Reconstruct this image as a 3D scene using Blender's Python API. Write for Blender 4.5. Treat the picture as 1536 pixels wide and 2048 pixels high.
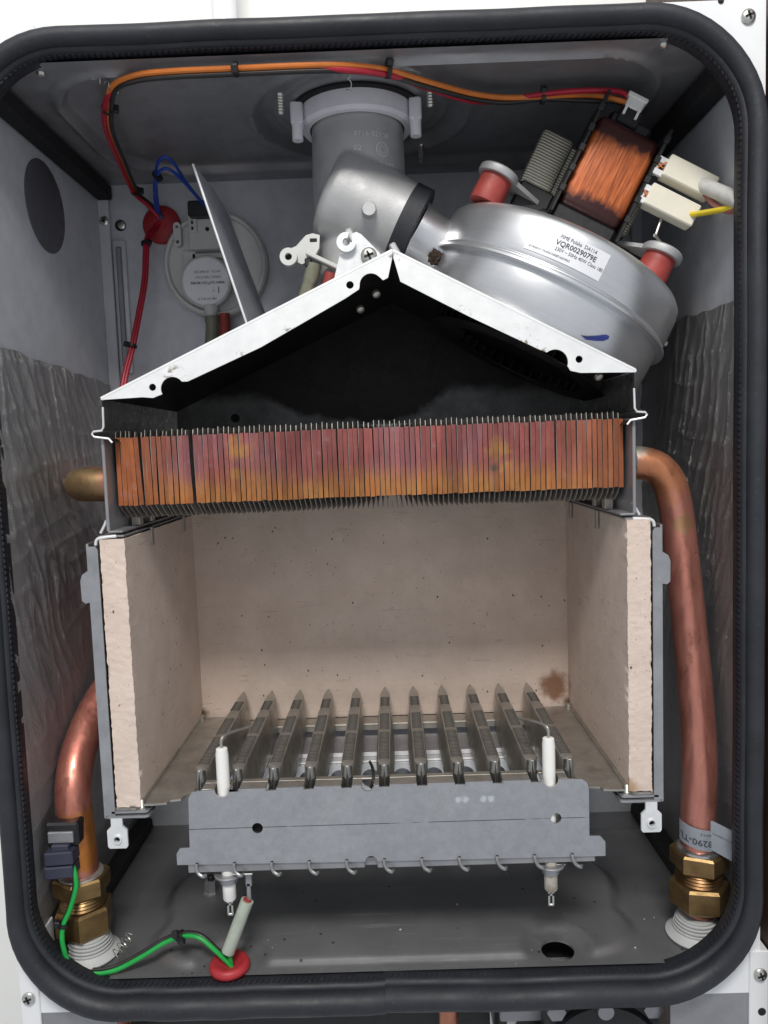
import bpy, bmesh, math, random
from mathutils import Vector, Matrix, noise
random.seed(7)
S = 0.001                      # everything below is written in millimetres
R = math.radians
scene = bpy.context.scene
for o in list(bpy.data.objects): bpy.data.objects.remove(o)

# ------------------------------------------------------------------ camera
CAM = Vector((5.5, -405.3, 292.6))
def look_matrix(pitch, yaw, roll):
    f = Vector((math.sin(yaw)*math.cos(pitch), math.cos(yaw)*math.cos(pitch), math.sin(pitch)))
    r = Vector((math.cos(yaw), -math.sin(yaw), 0)); u = r.cross(f)
    r2 = math.cos(roll)*r + math.sin(roll)*u; u2 = -math.sin(roll)*r + math.cos(roll)*u
    return Matrix((r2, u2, -f)).transposed()
cam = bpy.data.objects.new('camera', bpy.data.cameras.new('camera'))
scene.collection.objects.link(cam)
cam.matrix_world = Matrix.Translation(CAM*S) @ look_matrix(-.08421, -.00895, -.03509).to_4x4()
cam.data.sensor_fit = 'VERTICAL'; cam.data.sensor_height = 24; cam.data.lens = 24*1538/2048
cam.data.clip_start = 0.01; cam.data.clip_end = 50
scene.camera = cam
# ------------------------------------------------------------------ light
w = bpy.data.worlds.new('World'); scene.world = w; w.use_nodes = True
w.node_tree.nodes['Background'].inputs[0].default_value = (.90, .94, 1, 1)
w.node_tree.nodes['Background'].inputs[1].default_value = .46
ld = bpy.data.lights.new('room_ceiling_lamp', 'AREA'); ld.shape = 'RECTANGLE'; ld.size = .55; ld.size_y = .3
ld.energy = 19; ld.color = (1, .97, .93)
lo = bpy.data.objects.new('room_ceiling_lamp', ld); scene.collection.objects.link(lo)
lo.location = (-.05, -1.05, 1.45)
lo.rotation_euler = (Vector((0, .05, .25)) - lo.location).to_track_quat('-Z', 'Y').to_euler()
scene.render.engine = 'CYCLES'
scene.view_settings.view_transform = 'Standard'; scene.view_settings.look = 'None'
scene.view_settings.exposure = .28; scene.view_settings.gamma = 1

# ------------------------------------------------------------------ materials
def nt(name):
    m = bpy.data.materials.new(name); m.use_nodes = True
    return m, m.node_tree, m.node_tree.nodes['Principled BSDF']
def ramp(t, pts):
    n = t.nodes.new('ShaderNodeValToRGB'); e = n.color_ramp.elements
    while len(e) < len(pts): e.new(.5)
    for i, (p, c) in enumerate(pts):
        e[i].position = p; e[i].color = (*c, 1) if len(c) == 3 else c
    return n
def mix(t, fac, a, b, mode='MIX'):
    n = t.nodes.new('ShaderNodeMix'); n.data_type = 'RGBA'; n.blend_type = mode
    for k, v in ((0, fac), (6, a), (7, b)):
        if isinstance(v, (int, float)): n.inputs[k].default_value = v
        elif isinstance(v, tuple): n.inputs[k].default_value = (*v, 1)
        else: t.links.new(v, n.inputs[k])
    return n.outputs[2]
def coords(t, scale=(1, 1, 1), rot=(0, 0, 0), world=False):
    tc = t.nodes.new('ShaderNodeNewGeometry' if world else 'ShaderNodeTexCoord')
    mp = t.nodes.new('ShaderNodeMapping'); mp.inputs['Scale'].default_value = scale; mp.inputs['Rotation'].default_value = rot
    t.links.new(tc.outputs['Position' if world else 'Object'], mp.inputs[0]); return mp.outputs[0]
def tex(t, vec, scale, detail=4, rough=.6, dist=0):
    n = t.nodes.new('ShaderNodeTexNoise'); t.links.new(vec, n.inputs['Vector'])
    n.inputs['Scale'].default_value = scale; n.inputs['Detail'].default_value = detail
    n.inputs['Roughness'].default_value = rough; n.inputs['Distortion'].default_value = dist
    return n.outputs[0]
def sph(t, c, r, soft=.5, wob=0, wobscale=100):
    """0..1 blob round a world point (mm) with a wobbly outline: a stain with its own shape"""
    g = t.nodes.new('ShaderNodeNewGeometry')
    d = t.nodes.new('ShaderNodeVectorMath'); d.operation = 'DISTANCE'
    t.links.new(g.outputs['Position'], d.inputs[0]); d.inputs[1].default_value = tuple(a*S for a in c)
    v = d.outputs['Value']
    if wob:
        n = tex(t, g.outputs['Position'], wobscale, 4, .6)
        a = t.nodes.new('ShaderNodeMath'); a.operation = 'MULTIPLY_ADD'
        t.links.new(n, a.inputs[0]); a.inputs[1].default_value = wob*S*2
        b = t.nodes.new('ShaderNodeMath'); b.operation = 'SUBTRACT'; t.links.new(v, b.inputs[0]); b.inputs[1].default_value = wob*S
        t.links.new(b.outputs[0], a.inputs[2]); v = a.outputs[0]
    m = t.nodes.new('ShaderNodeMapRange'); m.interpolation_type = 'SMOOTHSTEP'
    t.links.new(v, m.inputs[0]); m.inputs[1].default_value = r*S*(1-soft); m.inputs[2].default_value = r*S
    m.inputs[3].default_value = 1; m.inputs[4].default_value = 0
    return m.outputs[0]
def zstep(t, axis, a, b, wob=0, wobscale=60):
    """0 below a, 1 above b along a world axis (mm)"""
    g = t.nodes.new('ShaderNodeNewGeometry'); s = t.nodes.new('ShaderNodeSeparateXYZ'); t.links.new(g.outputs['Position'], s.inputs[0])
    v = s.outputs[axis]
    if wob:
        n = tex(t, g.outputs['Position'], wobscale, 5, .6)
        q = t.nodes.new('ShaderNodeMath'); q.operation = 'MULTIPLY_ADD'; t.links.new(n, q.inputs[0]); q.inputs[1].default_value = wob*S*2
        q2 = t.nodes.new('ShaderNodeMath'); q2.operation = 'SUBTRACT'; t.links.new(v, q2.inputs[0]); q2.inputs[1].default_value = wob*S
        t.links.new(q2.outputs[0], q.inputs[2]); v = q.outputs[0]
    m = t.nodes.new('ShaderNodeMapRange'); m.interpolation_type = 'SMOOTHSTEP'; t.links.new(v, m.inputs[0])
    m.inputs[1].default_value = a*S; m.inputs[2].default_value = b*S; return m.outputs[0]
def add_bump(t, p, h, strength, dist=.0005):
    b = t.nodes.new('ShaderNodeBump'); t.links.new(h, b.inputs['Height']); b.inputs['Strength'].default_value = strength
    b.inputs['Distance'].default_value = dist; t.links.new(b.outputs[0], p.inputs['Normal'])
def pmat(name, col, rough=.5, metal=0., var=.12, scale=60, bump=.0, bscale=400, stretch=(1, 1, 1), rvar=.1, world=False, col2=None):
    m, t, p = nt(name); vec = coords(t, stretch, world=world)
    n = tex(t, vec, scale, 5, .62)
    c2 = col2 or tuple(c*(1-var*2) for c in col)
    c1 = col if col2 else tuple(min(1, c*(1+var*.6)) for c in col)
    r = ramp(t, [(.3, c2), (.7, c1)]); t.links.new(n, r.inputs[0]); t.links.new(r.outputs[0], p.inputs['Base Color'])
    p.inputs['Metallic'].default_value = metal
    mr = t.nodes.new('ShaderNodeMapRange'); t.links.new(tex(t, vec, scale*2.3, 4), mr.inputs[0])
    mr.inputs[1].default_value = .3; mr.inputs[2].default_value = .7
    mr.inputs[3].default_value = max(.03, rough-rvar); mr.inputs[4].default_value = min(1, rough+rvar)
    t.links.new(mr.outputs[0], p.inputs['Roughness'])
    if bump: add_bump(t, p, tex(t, vec, bscale, 6, .65), bump)
    m['p'] = 1
    return m
M = {}
M['white_paint'] = pmat('white_paint', (.80, .81, .82), .4, 0, .03, 30, .08, 900)
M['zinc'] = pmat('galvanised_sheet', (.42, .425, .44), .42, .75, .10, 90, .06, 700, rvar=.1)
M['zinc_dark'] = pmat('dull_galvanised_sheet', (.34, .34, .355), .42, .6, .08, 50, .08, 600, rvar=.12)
def floorm():
    m, t, p = nt('scuffed_galvanised_sheet'); vec = coords(t, world=True)
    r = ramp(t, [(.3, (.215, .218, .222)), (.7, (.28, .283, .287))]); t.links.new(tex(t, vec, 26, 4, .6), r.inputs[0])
    st = tex(t, coords(t, (.12, 1.6, 1), (0, 0, R(-9)), True), 90, 5, .65); sm = ramp(t, [(.56, (0, 0, 0)), (.74, (.7, .7, .7))]); t.links.new(st, sm.inputs[0])
    k = t.nodes.new('ShaderNodeMath'); k.operation = 'MULTIPLY'; t.links.new(sm.outputs[0], k.inputs[0]); t.links.new(sph(t, (0, 18, 0), 95, .8), k.inputs[1])
    c = mix(t, k.outputs[0], r.outputs[0], (.55, .55, .55))                            # scuffs from sliding the burner out
    v = t.nodes.new('ShaderNodeTexVoronoi'); v.inputs['Scale'].default_value = 70; t.links.new(vec, v.inputs['Vector'])
    d = ramp(t, [(.05, (1, 1, 1)), (.08, (0, 0, 0))]); t.links.new(v.outputs['Distance'], d.inputs[0])
    c = mix(t, d.outputs[0], c, (.08, .075, .07))
    t.links.new(c, p.inputs['Base Color']); p.inputs['Metallic'].default_value = .65
    mr = t.nodes.new('ShaderNodeMapRange'); t.links.new(tex(t, vec, 40, 4), mr.inputs[0]); mr.inputs[3].default_value = .3; mr.inputs[4].default_value = .46; t.links.new(mr.outputs[0], p.inputs['Roughness'])
    return m
M['zinc_floor'] = floorm()
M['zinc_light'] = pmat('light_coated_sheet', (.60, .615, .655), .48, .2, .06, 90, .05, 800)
M['zinc_bright'] = pmat('bright_galvanised_sheet', (.78, .79, .80), .42, .35, .06, 160, .08, 900, rvar=.08)
M['knockout'] = pmat('grey_knockout', (.13, .13, .145), .55, .4, .05, 60)
M['steel'] = pmat('stainless_steel', (.50, .50, .49), .34, .95, .15, 120, .05, 500, rvar=.12)
M['steel_dull'] = pmat('heat_dulled_steel', (.50, .475, .43), .42, .8, .15, 70, .1, 500, rvar=.12)
M['screw'] = pmat('zinc_plated_screw', (.62, .61, .57), .33, .95, .1, 300)
M['hole'] = pmat('dark_bore', (.012, .012, .013), .8)
def rubberm():
    m, t, p = nt('dusty_black_rubber'); vec = coords(t, world=True)
    r = ramp(t, [(.3, (.010, .011, .015)), (.7, (.022, .024, .031))]); t.links.new(tex(t, vec, 35, 6, .65), r.inputs[0])
    d = ramp(t, [(.60, (0, 0, 0)), (.75, (.5, .5, .5))]); t.links.new(tex(t, vec, 420, 6, .75), d.inputs[0])
    c = mix(t, d.outputs[0], r.outputs[0], (.11, .11, .12)); t.links.new(c, p.inputs['Base Color'])
    mr = t.nodes.new('ShaderNodeMapRange'); t.links.new(tex(t, vec, 28, 5, .6), mr.inputs[0]); mr.inputs[1].default_value = .3; mr.inputs[2].default_value = .7; mr.inputs[3].default_value = .42; mr.inputs[4].default_value = .72
    t.links.new(mr.outputs[0], p.inputs['Roughness']); add_bump(t, p, tex(t, vec, 260, 7, .7), .35, .0006); return m
M['rubber'] = rubberm()
M['foam'] = pmat('black_foam', (.008, .008, .010), .85, 0, .2, 200, .3, 1500)
M['black_plastic'] = pmat('black_plastic', (.012, .012, .014), .45, 0, .1, 100)
M['slate_plastic'] = pmat('slate_blue_plastic', (.035, .038, .065), .5, 0, .1, 100)
M['grey_plastic'] = pmat('grey_white_plastic', (.62, .63, .61), .5, 0, .05, 80)
M['lilac_plastic'] = pmat('pale_grey_collar_plastic', (.82, .81, .85), .5, 0, .05, 80)
M['ivory'] = pmat('ivory_plastic', (.78, .74, .62), .4, 0, .04, 60)
M['ceramic'] = pmat('white_ceramic', (.85, .84, .81), .3, 0, .03, 60)
M['ceramic_dirty'] = pmat('scorched_ceramic', (.62, .58, .52), .5, 0, .35, 150, col2=(.25, .2, .15))
M['grommet'] = pmat('light_grey_rubber', (.50, .51, .50), .55, 0, .06, 50, .06, 600)
M['red_rubber'] = pmat('red_silicone', (.42, .028, .035), .5, 0, .1, 80)
M['brick_rubber'] = pmat('brick_red_rubber', (.36, .055, .045), .55, 0, .15, 100)
M['wire_red'] = pmat('red_wire', (.42, .008, .03), .4, 0, .1, 80)
M['wire_orange'] = pmat('orange_wire', (.72, .20, .03), .4, 0, .1, 80)
M['wire_black'] = pmat('black_wire', (.02, .016, .016), .4)
M['wire_blue'] = pmat('blue_wire', (.018, .07, .42), .4, 0, .1, 80)
M['wire_green'] = pmat('green_wire', (.01, .36, .06), .35, 0, .08, 80)
M['wire_yellow'] = pmat('yellow_wire', (.75, .58, .03), .35, 0, .08, 80)
M['wire_pink'] = pmat('brownish_pink_wire', (.36, .13, .11), .45, 0, .08, 80)
M['sleeve_white'] = pmat('pale_glass_sleeve', (.60, .60, .57), .55, 0, .08, 200)
M['sleeve_green'] = pmat('grey_green_sleeve', (.42, .46, .39), .5, 0, .1, 150)
M['hose'] = pmat('olive_silicone_hose', (.23, .23, .165), .38, 0, .2, 60)
M['brass'] = pmat('brass', (.30, .20, .085), .4, .85, .25, 90, .12, 400, col2=(.17, .10, .045))
M['brass_brown'] = pmat('tarnished_brass', (.22, .12, .055), .42, .9, .2, 90)
M['label'] = pmat('silver_white_label', (.78, .79, .82), .35, .1, .02, 50)
M['tag'] = pmat('pale_blue_grey_tag', (.50, .54, .60), .45, 0, .04, 60)
M['ink'] = pmat('dark_print', (.05, .052, .07), .6)
M['ink_grey'] = pmat('grey_print', (.20, .20, .20), .6)
M['blue_ink'] = pmat('blue_marker', (.03, .05, .28), .5, 0, .4, 300)
M['soot'] = None
M['wood'] = pmat('dark_brown_wood', (.06, .03, .02), .5, 0, .3, 20, .1, 200, stretch=(8, 8, 1))
M['wall'] = pmat('painted_plaster', (.80, .80, .77), .8, 0, .03, 8, .15, 120)
M['laminate'] = pmat('iron_laminations', (.36, .34, .27), .45, .5, .12, 60)
# laminated core: fine plate edges as relief
def lam():
    m, t, p = nt('stacked_iron_plates'); vec = coords(t)
    wv = t.nodes.new('ShaderNodeTexWave'); wv.bands_direction = 'Z'; wv.inputs['Scale'].default_value = 190; wv.inputs['Distortion'].default_value = .3
    t.links.new(vec, wv.inputs['Vector']); r = ramp(t, [(.2, (.22, .21, .17)), (.7, (.58, .55, .45))])
    t.links.new(wv.outputs['Fac'], r.inputs[0]); t.links.new(r.outputs[0], p.inputs['Base Color'])
    p.inputs['Metallic'].default_value = .6; p.inputs['Roughness'].default_value = .45; add_bump(t, p, wv.outputs['Fac'], .6, .0003); return m
M['laminate'] = lam()
def coil():
    m, t, p = nt('enamelled_copper_winding'); vec = coords(t, (1, 1, .06))
    n = tex(t, vec, 900, 3, .7); vec2 = coords(t, (1, 1, .5)); n2 = tex(t, vec2, 160, 4, .6)
    r = ramp(t, [(.3, (.22, .05, .018)), (.55, (.52, .13, .035)), (.8, (.70, .24, .08))]); t.links.new(n, r.inputs[0])
    # varnish soaked in at both ends of the winding
    tc = t.nodes.new('ShaderNodeTexCoord'); sx = t.nodes.new('ShaderNodeSeparateXYZ'); t.links.new(tc.outputs['Object'], sx.inputs[0])
    def edge(a, b):
        q = t.nodes.new('ShaderNodeMath'); q.operation = 'MULTIPLY_ADD'; t.links.new(n2, q.inputs[0]); q.inputs[1].default_value = .016; t.links.new(sx.outputs[2], q.inputs[2])
        mr = t.nodes.new('ShaderNodeMapRange'); t.links.new(q.outputs[0], mr.inputs[0]); mr.inputs[1].default_value = a; mr.inputs[2].default_value = b; return mr.outputs[0]
    c = mix(t, edge(.121, .126), r.outputs[0], (.05, .012, .012)); c = mix(t, edge(.094, .088), c, (.035, .008, .008))
    t.links.new(c, p.inputs['Base Color']); p.inputs['Roughness'].default_value = .42; p.inputs['Metallic'].default_value = .25
    add_bump(t, p, n, .5, .0003); return m
M['coil'] = coil()
M['slot'] = pmat('slot_shade', (.075, .068, .06), .7)  # dark colour painted in for the shade inside the flame slots
M['rust'] = pmat('brown_sealant_residue', (.045, .024, .015), .9, 0, .3, 150, .6, 500)
def spun():
    m, t, p = nt('spun_aluminium'); vec = coords(t, (.05, .05, 1)); n = tex(t, vec, 700, 5, .7)
    v2 = coords(t); n2 = tex(t, v2, 25, 4, .6)
    r = ramp(t, [(.3, (.74, .75, .77)), (.7, (.80, .81, .825))]); t.links.new(n, r.inputs[0])
    r2 = ramp(t, [(.35, (.92, .92, .92)), (.65, (1, 1, 1))]); t.links.new(n2, r2.inputs[0])
    t.links.new(mix(t, 1., r.outputs[0], r2.outputs[0], 'MULTIPLY'), p.inputs['Base Color'])
    p.inputs['Metallic'].default_value = .92
    mr = t.nodes.new('ShaderNodeMapRange'); t.links.new(n2, mr.inputs[0]); mr.inputs[3].default_value = .31; mr.inputs[4].default_value = .42
    t.links.new(mr.outputs[0], p.inputs['Roughness']); add_bump(t, p, n, .05, .0003); return m
M['spun'] = spun()
M['cast'] = pmat('cast_aluminium', (.52, .52, .52), .52, .5, .06, 50, .2, 700, rvar=.08)
def copper(name, base, ox, spots):
    m, t, p = nt(name); vec = coords(t, (1, 1, .25), world=True); n = tex(t, vec, 90, 5, .62)
    r = ramp(t, [(.3, ox), (.7, base)]); t.links.new(n, r.inputs[0]); c = r.outputs[0]
    for (ctr, rad, col, wob) in spots: c = mix(t, sph(t, ctr, rad, .35, wob, 140), c, col)
    tn = ramp(t, [(.56, (0, 0, 0)), (.68, (.6, .6, .6))]); t.links.new(tex(t, coords(t, (1, 1, .5), world=True), 110, 8, .72), tn.inputs[0]); c = mix(t, tn.outputs[0], c, (.24, .085, .06))
    t.links.new(c, p.inputs['Base Color']); p.inputs['Metallic'].default_value = .8
    mr = t.nodes.new('ShaderNodeMapRange'); t.links.new(tex(t, vec, 200, 6, .7), mr.inputs[0]); mr.inputs[1].default_value = .35; mr.inputs[2].default_value = .65; mr.inputs[3].default_value = .26; mr.inputs[4].default_value = .55
    t.links.new(mr.outputs[0], p.inputs['Roughness']); add_bump(t, p, tex(t, coords(t, world=True), 130, 6, .7), .18, .0006); return m
M['copper_r'] = copper('pink_oxidised_copper', (.68, .30, .235), (.48, .19, .145), [((166, 55, 272), 24, (.60, .25, .13), 9), ((176, 43, 242), 7, (.48, .27, .15), 6), ((150, 55, 283), 11, (.55, .55, .46), 5), ((178, 20, 47), 9, (.55, .22, .08), 5)])
M['copper_l'] = copper('oxidised_copper_elbow', (.62, .26, .19), (.42, .14, .11), [((-180, 24, 72), 20, (.58, .22, .06), 8), ((-178, 20, 58), 7, (.55, .2, .05), 5), ((-185, 20, 44), 9, (.30, .08, .08), 5), ((-155, 60, 276), 13, (.42, .34, .28), 4), ((-186, 60, 276), 26, (.36, .24, .12), 5)])
M['copper_low'] = copper('plain_copper', (.60, .27, .17), (.40, .15, .10), [])
def fins():
    m, t, p = nt('heat_tinted_copper'); vec = coords(t, (1, .2, .55), world=True)
    n = tex(t, vec, 24, 4, .6, .6); r = ramp(t, [(.3, (.31, .10, .095)), (.46, (.41, .125, .11)), (.58, (.36, .14, .15)), (.72, (.46, .17, .10))]); t.links.new(n, r.inputs[0]); c = r.outputs[0]
    gold = ramp(t, [(.3, (.50, .17, .05)), (.7, (.60, .29, .09))]); t.links.new(tex(t, vec, 70, 4, .6), gold.inputs[0])
    c = mix(t, zstep(t, 2, 286, 269, 10, 45), c, gold.outputs[0])                       # golden band along the cooler lower lip
    c = mix(t, zstep(t, 0, -105, -142, 14, 30), c, (.52, .17, .06)); c = mix(t, zstep(t, 0, 92, 132, 16, 30), c, (.50, .17, .075))
    for ctr, rad in (((-78, 20, 293), 11), ((-80, 20, 281), 8), ((66, 20, 289), 10), ((70, 20, 281), 7)): c = mix(t, sph(t, ctr, rad*.85, .95, 10, 120), c, (.56, .27, .09))
    c = mix(t, sph(t, (63, 20, 279), 3, .9, 2, 300), c, (.16, .13, .09))
    v3 = coords(t, world=True); pale = ramp(t, [(.60, (0, 0, 0)), (.78, (.5, .5, .5))]); t.links.new(tex(t, v3, 120, 6, .7), pale.inputs[0])
    c = mix(t, pale.outputs[0], c, (.52, .36, .36))
    vd = ramp(t, [(.62, (0, 0, 0)), (.70, (.55, .55, .55))]); t.links.new(tex(t, v3, 260, 4, .7), vd.inputs[0])
    top = t.nodes.new('ShaderNodeMath'); top.operation = 'MULTIPLY'; t.links.new(vd.outputs[0], top.inputs[0]); t.links.new(zstep(t, 2, 296, 303), top.inputs[1])
    c = mix(t, top.outputs[0], c, (.20, .36, .33)); oi = t.nodes.new('ShaderNodeObjectInfo'); rv = ramp(t, [(0, (.60, .58, .60)), (.5, (.82, .80, .80)), (1, (.98, .92, .88))]); t.links.new(oi.outputs['Random'], rv.inputs[0])
    c = mix(t, 1., c, rv.outputs[0], 'MULTIPLY'); dk = ramp(t, [(.35, (.62, .60, .60)), (.6, (1, 1, 1))]); t.links.new(tex(t, coords(t, (1, 1, .35), world=True), 75, 6, .7), dk.inputs[0]); c = mix(t, 1., c, dk.outputs[0], 'MULTIPLY')
    t.links.new(c, p.inputs['Base Color']); p.inputs['Metallic'].default_value = .45; p.inputs['Roughness'].default_value = .47
    add_bump(t, p, tex(t, v3, 500, 4), .1); return m
M['fin'] = fins()
M['fin_plate'] = pmat('dull_fin_plate', (.42, .39, .36), .5, .6, .15, 100, world=True)
def board():
    m, t, p = nt('vermiculite_board'); vec = coords(t, world=True)
    r = ramp(t, [(.3, (.63, .51, .435)), (.7, (.73, .605, .525))]); t.links.new(tex(t, vec, 45, 6, .65), r.inputs[0]); c = r.outputs[0]
    for sc, thr, col in ((150, .115, (.13, .09, .07)), (260, .12, (.26, .19, .145)), (520, .16, (.36, .27, .21))):
        v = t.nodes.new('ShaderNodeTexVoronoi'); v.inputs['Scale'].default_value = sc; v.inputs['Randomness'].default_value = 1
        s = coords(t, (1, 1, .7), world=True); t.links.new(s, v.inputs['Vector'])
        k = ramp(t, [(thr*.6, (1, 1, 1)), (thr, (0, 0, 0))]); t.links.new(v.outputs['Distance'], k.inputs[0])
        g = ramp(t, [(.52, (0, 0, 0)), (.56, (1, 1, 1))]); t.links.new(tex(t, vec, sc*.4, 2), g.inputs[0])
        mm = t.nodes.new('ShaderNodeMath'); mm.operation = 'MULTIPLY'; t.links.new(k.outputs[0], mm.inputs[0]); t.links.new(g.outputs[0], mm.inputs[1])
        c = mix(t, mm.outputs[0], c, col)
    cs = coords(t, (1, 1, 9), world=True); cr = ramp(t, [(.63, (0, 0, 0)), (.70, (.38, .38, .38))]); t.links.new(tex(t, cs, 42, 5, .6), cr.inputs[0])
    c = mix(t, cr.outputs[0], c, (.40, .32, .27))                                     # faint pressing lines
    c = mix(t, sph(t, (122, 150, 113), 15, .6, 7, 130), c, (.27, .15, .095))            # scorch mark in the corner
    c = mix(t, sph(t, (133, 150, 100), 7, .8, 3, 200), c, (.16, .09, .06))
    c = mix(t, sph(t, (-139, 150, 100), 6, .8, 3, 200), c, (.18, .11, .07))
    c = mix(t, sph(t, (132, 5, 100), 8, .8, 3, 200), c, (.42, .29, .18))
    t.links.new(c, p.inputs['Base Color']); p.inputs['Roughness'].default_value = .9; p.inputs['Specular IOR Level'].default_value = .2
    add_bump(t, p, tex(t, vec, 300, 8, .75), .55, .001); return m
M['board'] = board()
def soot():
    m, t, p = nt('soot_coated_sheet'); vec = coords(t, world=True)
    r = ramp(t, [(.35, (.022, .019, .017)), (.62, (.05, .042, .038)), (.8, (.11, .098, .09))]); t.links.new(tex(t, vec, 55, 6, .7, .8), r.inputs[0])
    c = r.outputs[0]
    return finish_soot(m, t, p, c, vec)
def finish_soot(m, t, p, c, vec):
    t.links.new(c, p.inputs['Base Color']); p.inputs['Roughness'].default_value = .46; p.inputs['Metallic'].default_value = .45
    add_bump(t, p, tex(t, vec, 300, 6, .7), .4, .0006); return m
M['soot'] = soot()
def soot_back():
    # bare grey sheet with a black oval of soot in the middle and soot towards the ridge
    m, t, p = nt('soot_stained_back_sheet'); vec = coords(t, world=True)
    r = ramp(t, [(.3, (.10, .10, .098)), (.7, (.26, .262, .26))]); t.links.new(tex(t, vec, 40, 6, .7), r.inputs[0])
    blk = ramp(t, [(.35, (.006, .006, .006)), (.68, (.022, .02, .02)), (.82, (.07, .065, .063))]); t.links.new(tex(t, vec, 60, 6, .7, .8), blk.inputs[0])
    g = t.nodes.new('ShaderNodeNewGeometry'); mp = t.nodes.new('ShaderNodeMapping'); mp.inputs['Scale'].default_value = (1, 0, 2.7); mp.inputs['Location'].default_value = (.012, 0, -.336*2.7)
    t.links.new(g.outputs['Position'], mp.inputs[0]); ln = t.nodes.new('ShaderNodeVectorMath'); ln.operation = 'LENGTH'; t.links.new(mp.outputs[0], ln.inputs[0])
    ad = t.nodes.new('ShaderNodeMath'); ad.operation = 'MULTIPLY_ADD'; t.links.new(tex(t, vec, 32, 5, .6), ad.inputs[0]); ad.inputs[1].default_value = .05; t.links.new(ln.outputs['Value'], ad.inputs[2])
    mr = t.nodes.new('ShaderNodeMapRange'); t.links.new(ad.outputs[0], mr.inputs[0]); mr.inputs[1].default_value = .088; mr.inputs[2].default_value = .098; mr.inputs[3].default_value = 1; mr.inputs[4].default_value = 0
    c = mix(t, mr.outputs[0], r.outputs[0], blk.outputs[0]); c = mix(t, zstep(t, 2, 326, 338, 9, 25), c, blk.outputs[0])
    return finish_soot(m, t, p, c, vec)
M['soot_back'] = soot_back()
def foil():
    m, t, p = nt('wrinkled_foil'); vec = coords(t, (1, 1, .5), world=True)
    r = ramp(t, [(.3, (.33, .32, .325)), (.7, (.47, .46, .455))]); t.links.new(tex(t, vec, 30, 5, .6), r.inputs[0])
    t.links.new(r.outputs[0], p.inputs['Base Color']); p.inputs['Metallic'].default_value = .9; p.inputs['Roughness'].default_value = .3
    v2 = coords(t, (1, 4, 1), (R(35), 0, 0), True); v3 = coords(t, (1, 14, 6), world=True)
    a = t.nodes.new('ShaderNodeMath'); a.operation = 'ADD'; t.links.new(tex(t, v2, 75, 6, .65, .8), a.inputs[0]); t.links.new(tex(t, v3, 150, 5, .6), a.inputs[1])
    add_bump(t, p, a.outputs[0], .9, .0014); return m
M['foil'] = foil()
def plate_mat():
    m, t, p = nt('spangled_burner_plate'); vec = coords(t, world=True)
    r = ramp(t, [(.3, (.44, .445, .455)), (.7, (.53, .535, .55))]); t.links.new(tex(t, vec, 220, 4, .7), r.inputs[0]); c = r.outputs[0]
    big = ramp(t, [(.35, (.90, .90, .92)), (.65, (1, 1, 1))]); t.links.new(tex(t, vec, 22, 3, .5), big.inputs[0]); c = mix(t, 1., c, big.outputs[0], 'MULTIPLY')
    # scribed centre line, broken in places
    ln = t.nodes.new('ShaderNodeMath'); ln.operation = 'MULTIPLY'; t.links.new(zstep(t, 2, 86.0, 86.1), ln.inputs[0]); t.links.new(zstep(t, 2, 86.5, 86.4), ln.inputs[1])
    br = ramp(t, [(.40, (0, 0, 0)), (.46, (1, 1, 1))]); t.links.new(tex(t, coords(t, (1, 1, 0), world=True), 30, 3), br.inputs[0])
    l2 = t.nodes.new('ShaderNodeMath'); l2.operation = 'MULTIPLY'; t.links.new(ln.outputs[0], l2.inputs[0]); t.links.new(br.outputs[0], l2.inputs[1])
    c = mix(t, l2.outputs[0], c, (.08, .08, .09))
    for x in (37, 41, 51, 55): c = mix(t, sph(t, (x, 2, 98.5), 2.6, .7, 1.5, 500), c, (.74, .75, .78))     # rubbed thumb marks
    t.links.new(c, p.inputs['Base Color']); p.inputs['Metallic'].default_value = .85; p.inputs['Roughness'].default_value = .34
    add_bump(t, p, tex(t, vec, 900, 4), .10); return m
M['plate'] = plate_mat()
def hoodm():
    m, t, p = nt('bright_hood_rim'); vec = coords(t, world=True)
    r = ramp(t, [(.3, (.74, .75, .75)), (.7, (.84, .85, .85))]); t.links.new(tex(t, vec, 120, 5, .6), r.inputs[0]); c = r.outputs[0]
    ch = ramp(t, [(.53, (0, 0, 0)), (.60, (.85, .85, .85))]); t.links.new(tex(t, vec, 190, 6, .7), ch.inputs[0])
    for ctr, rad in (((74, 5, 344), 12), ((85, 5, 339), 8), ((-106, 5, 333), 8), ((-44, 5, 352), 7), ((-70, 5, 341), 6), ((12, 5, 391), 4), ((46, 5, 360), 6)):
        k = t.nodes.new('ShaderNodeMath'); k.operation = 'MULTIPLY'; t.links.new(ch.outputs[0], k.inputs[0]); t.links.new(sph(t, ctr, rad, .5), k.inputs[1])
        c = mix(t, k.outputs[0], c, (.20, .16, .10))
    t.links.new(c, p.inputs['Base Color']); p.inputs['Metallic'].default_value = .15; p.inputs['Roughness'].default_value = .45
    add_bump(t, p, tex(t, vec, 700, 5), .08); return m
M['rim'] = hoodm()

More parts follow.
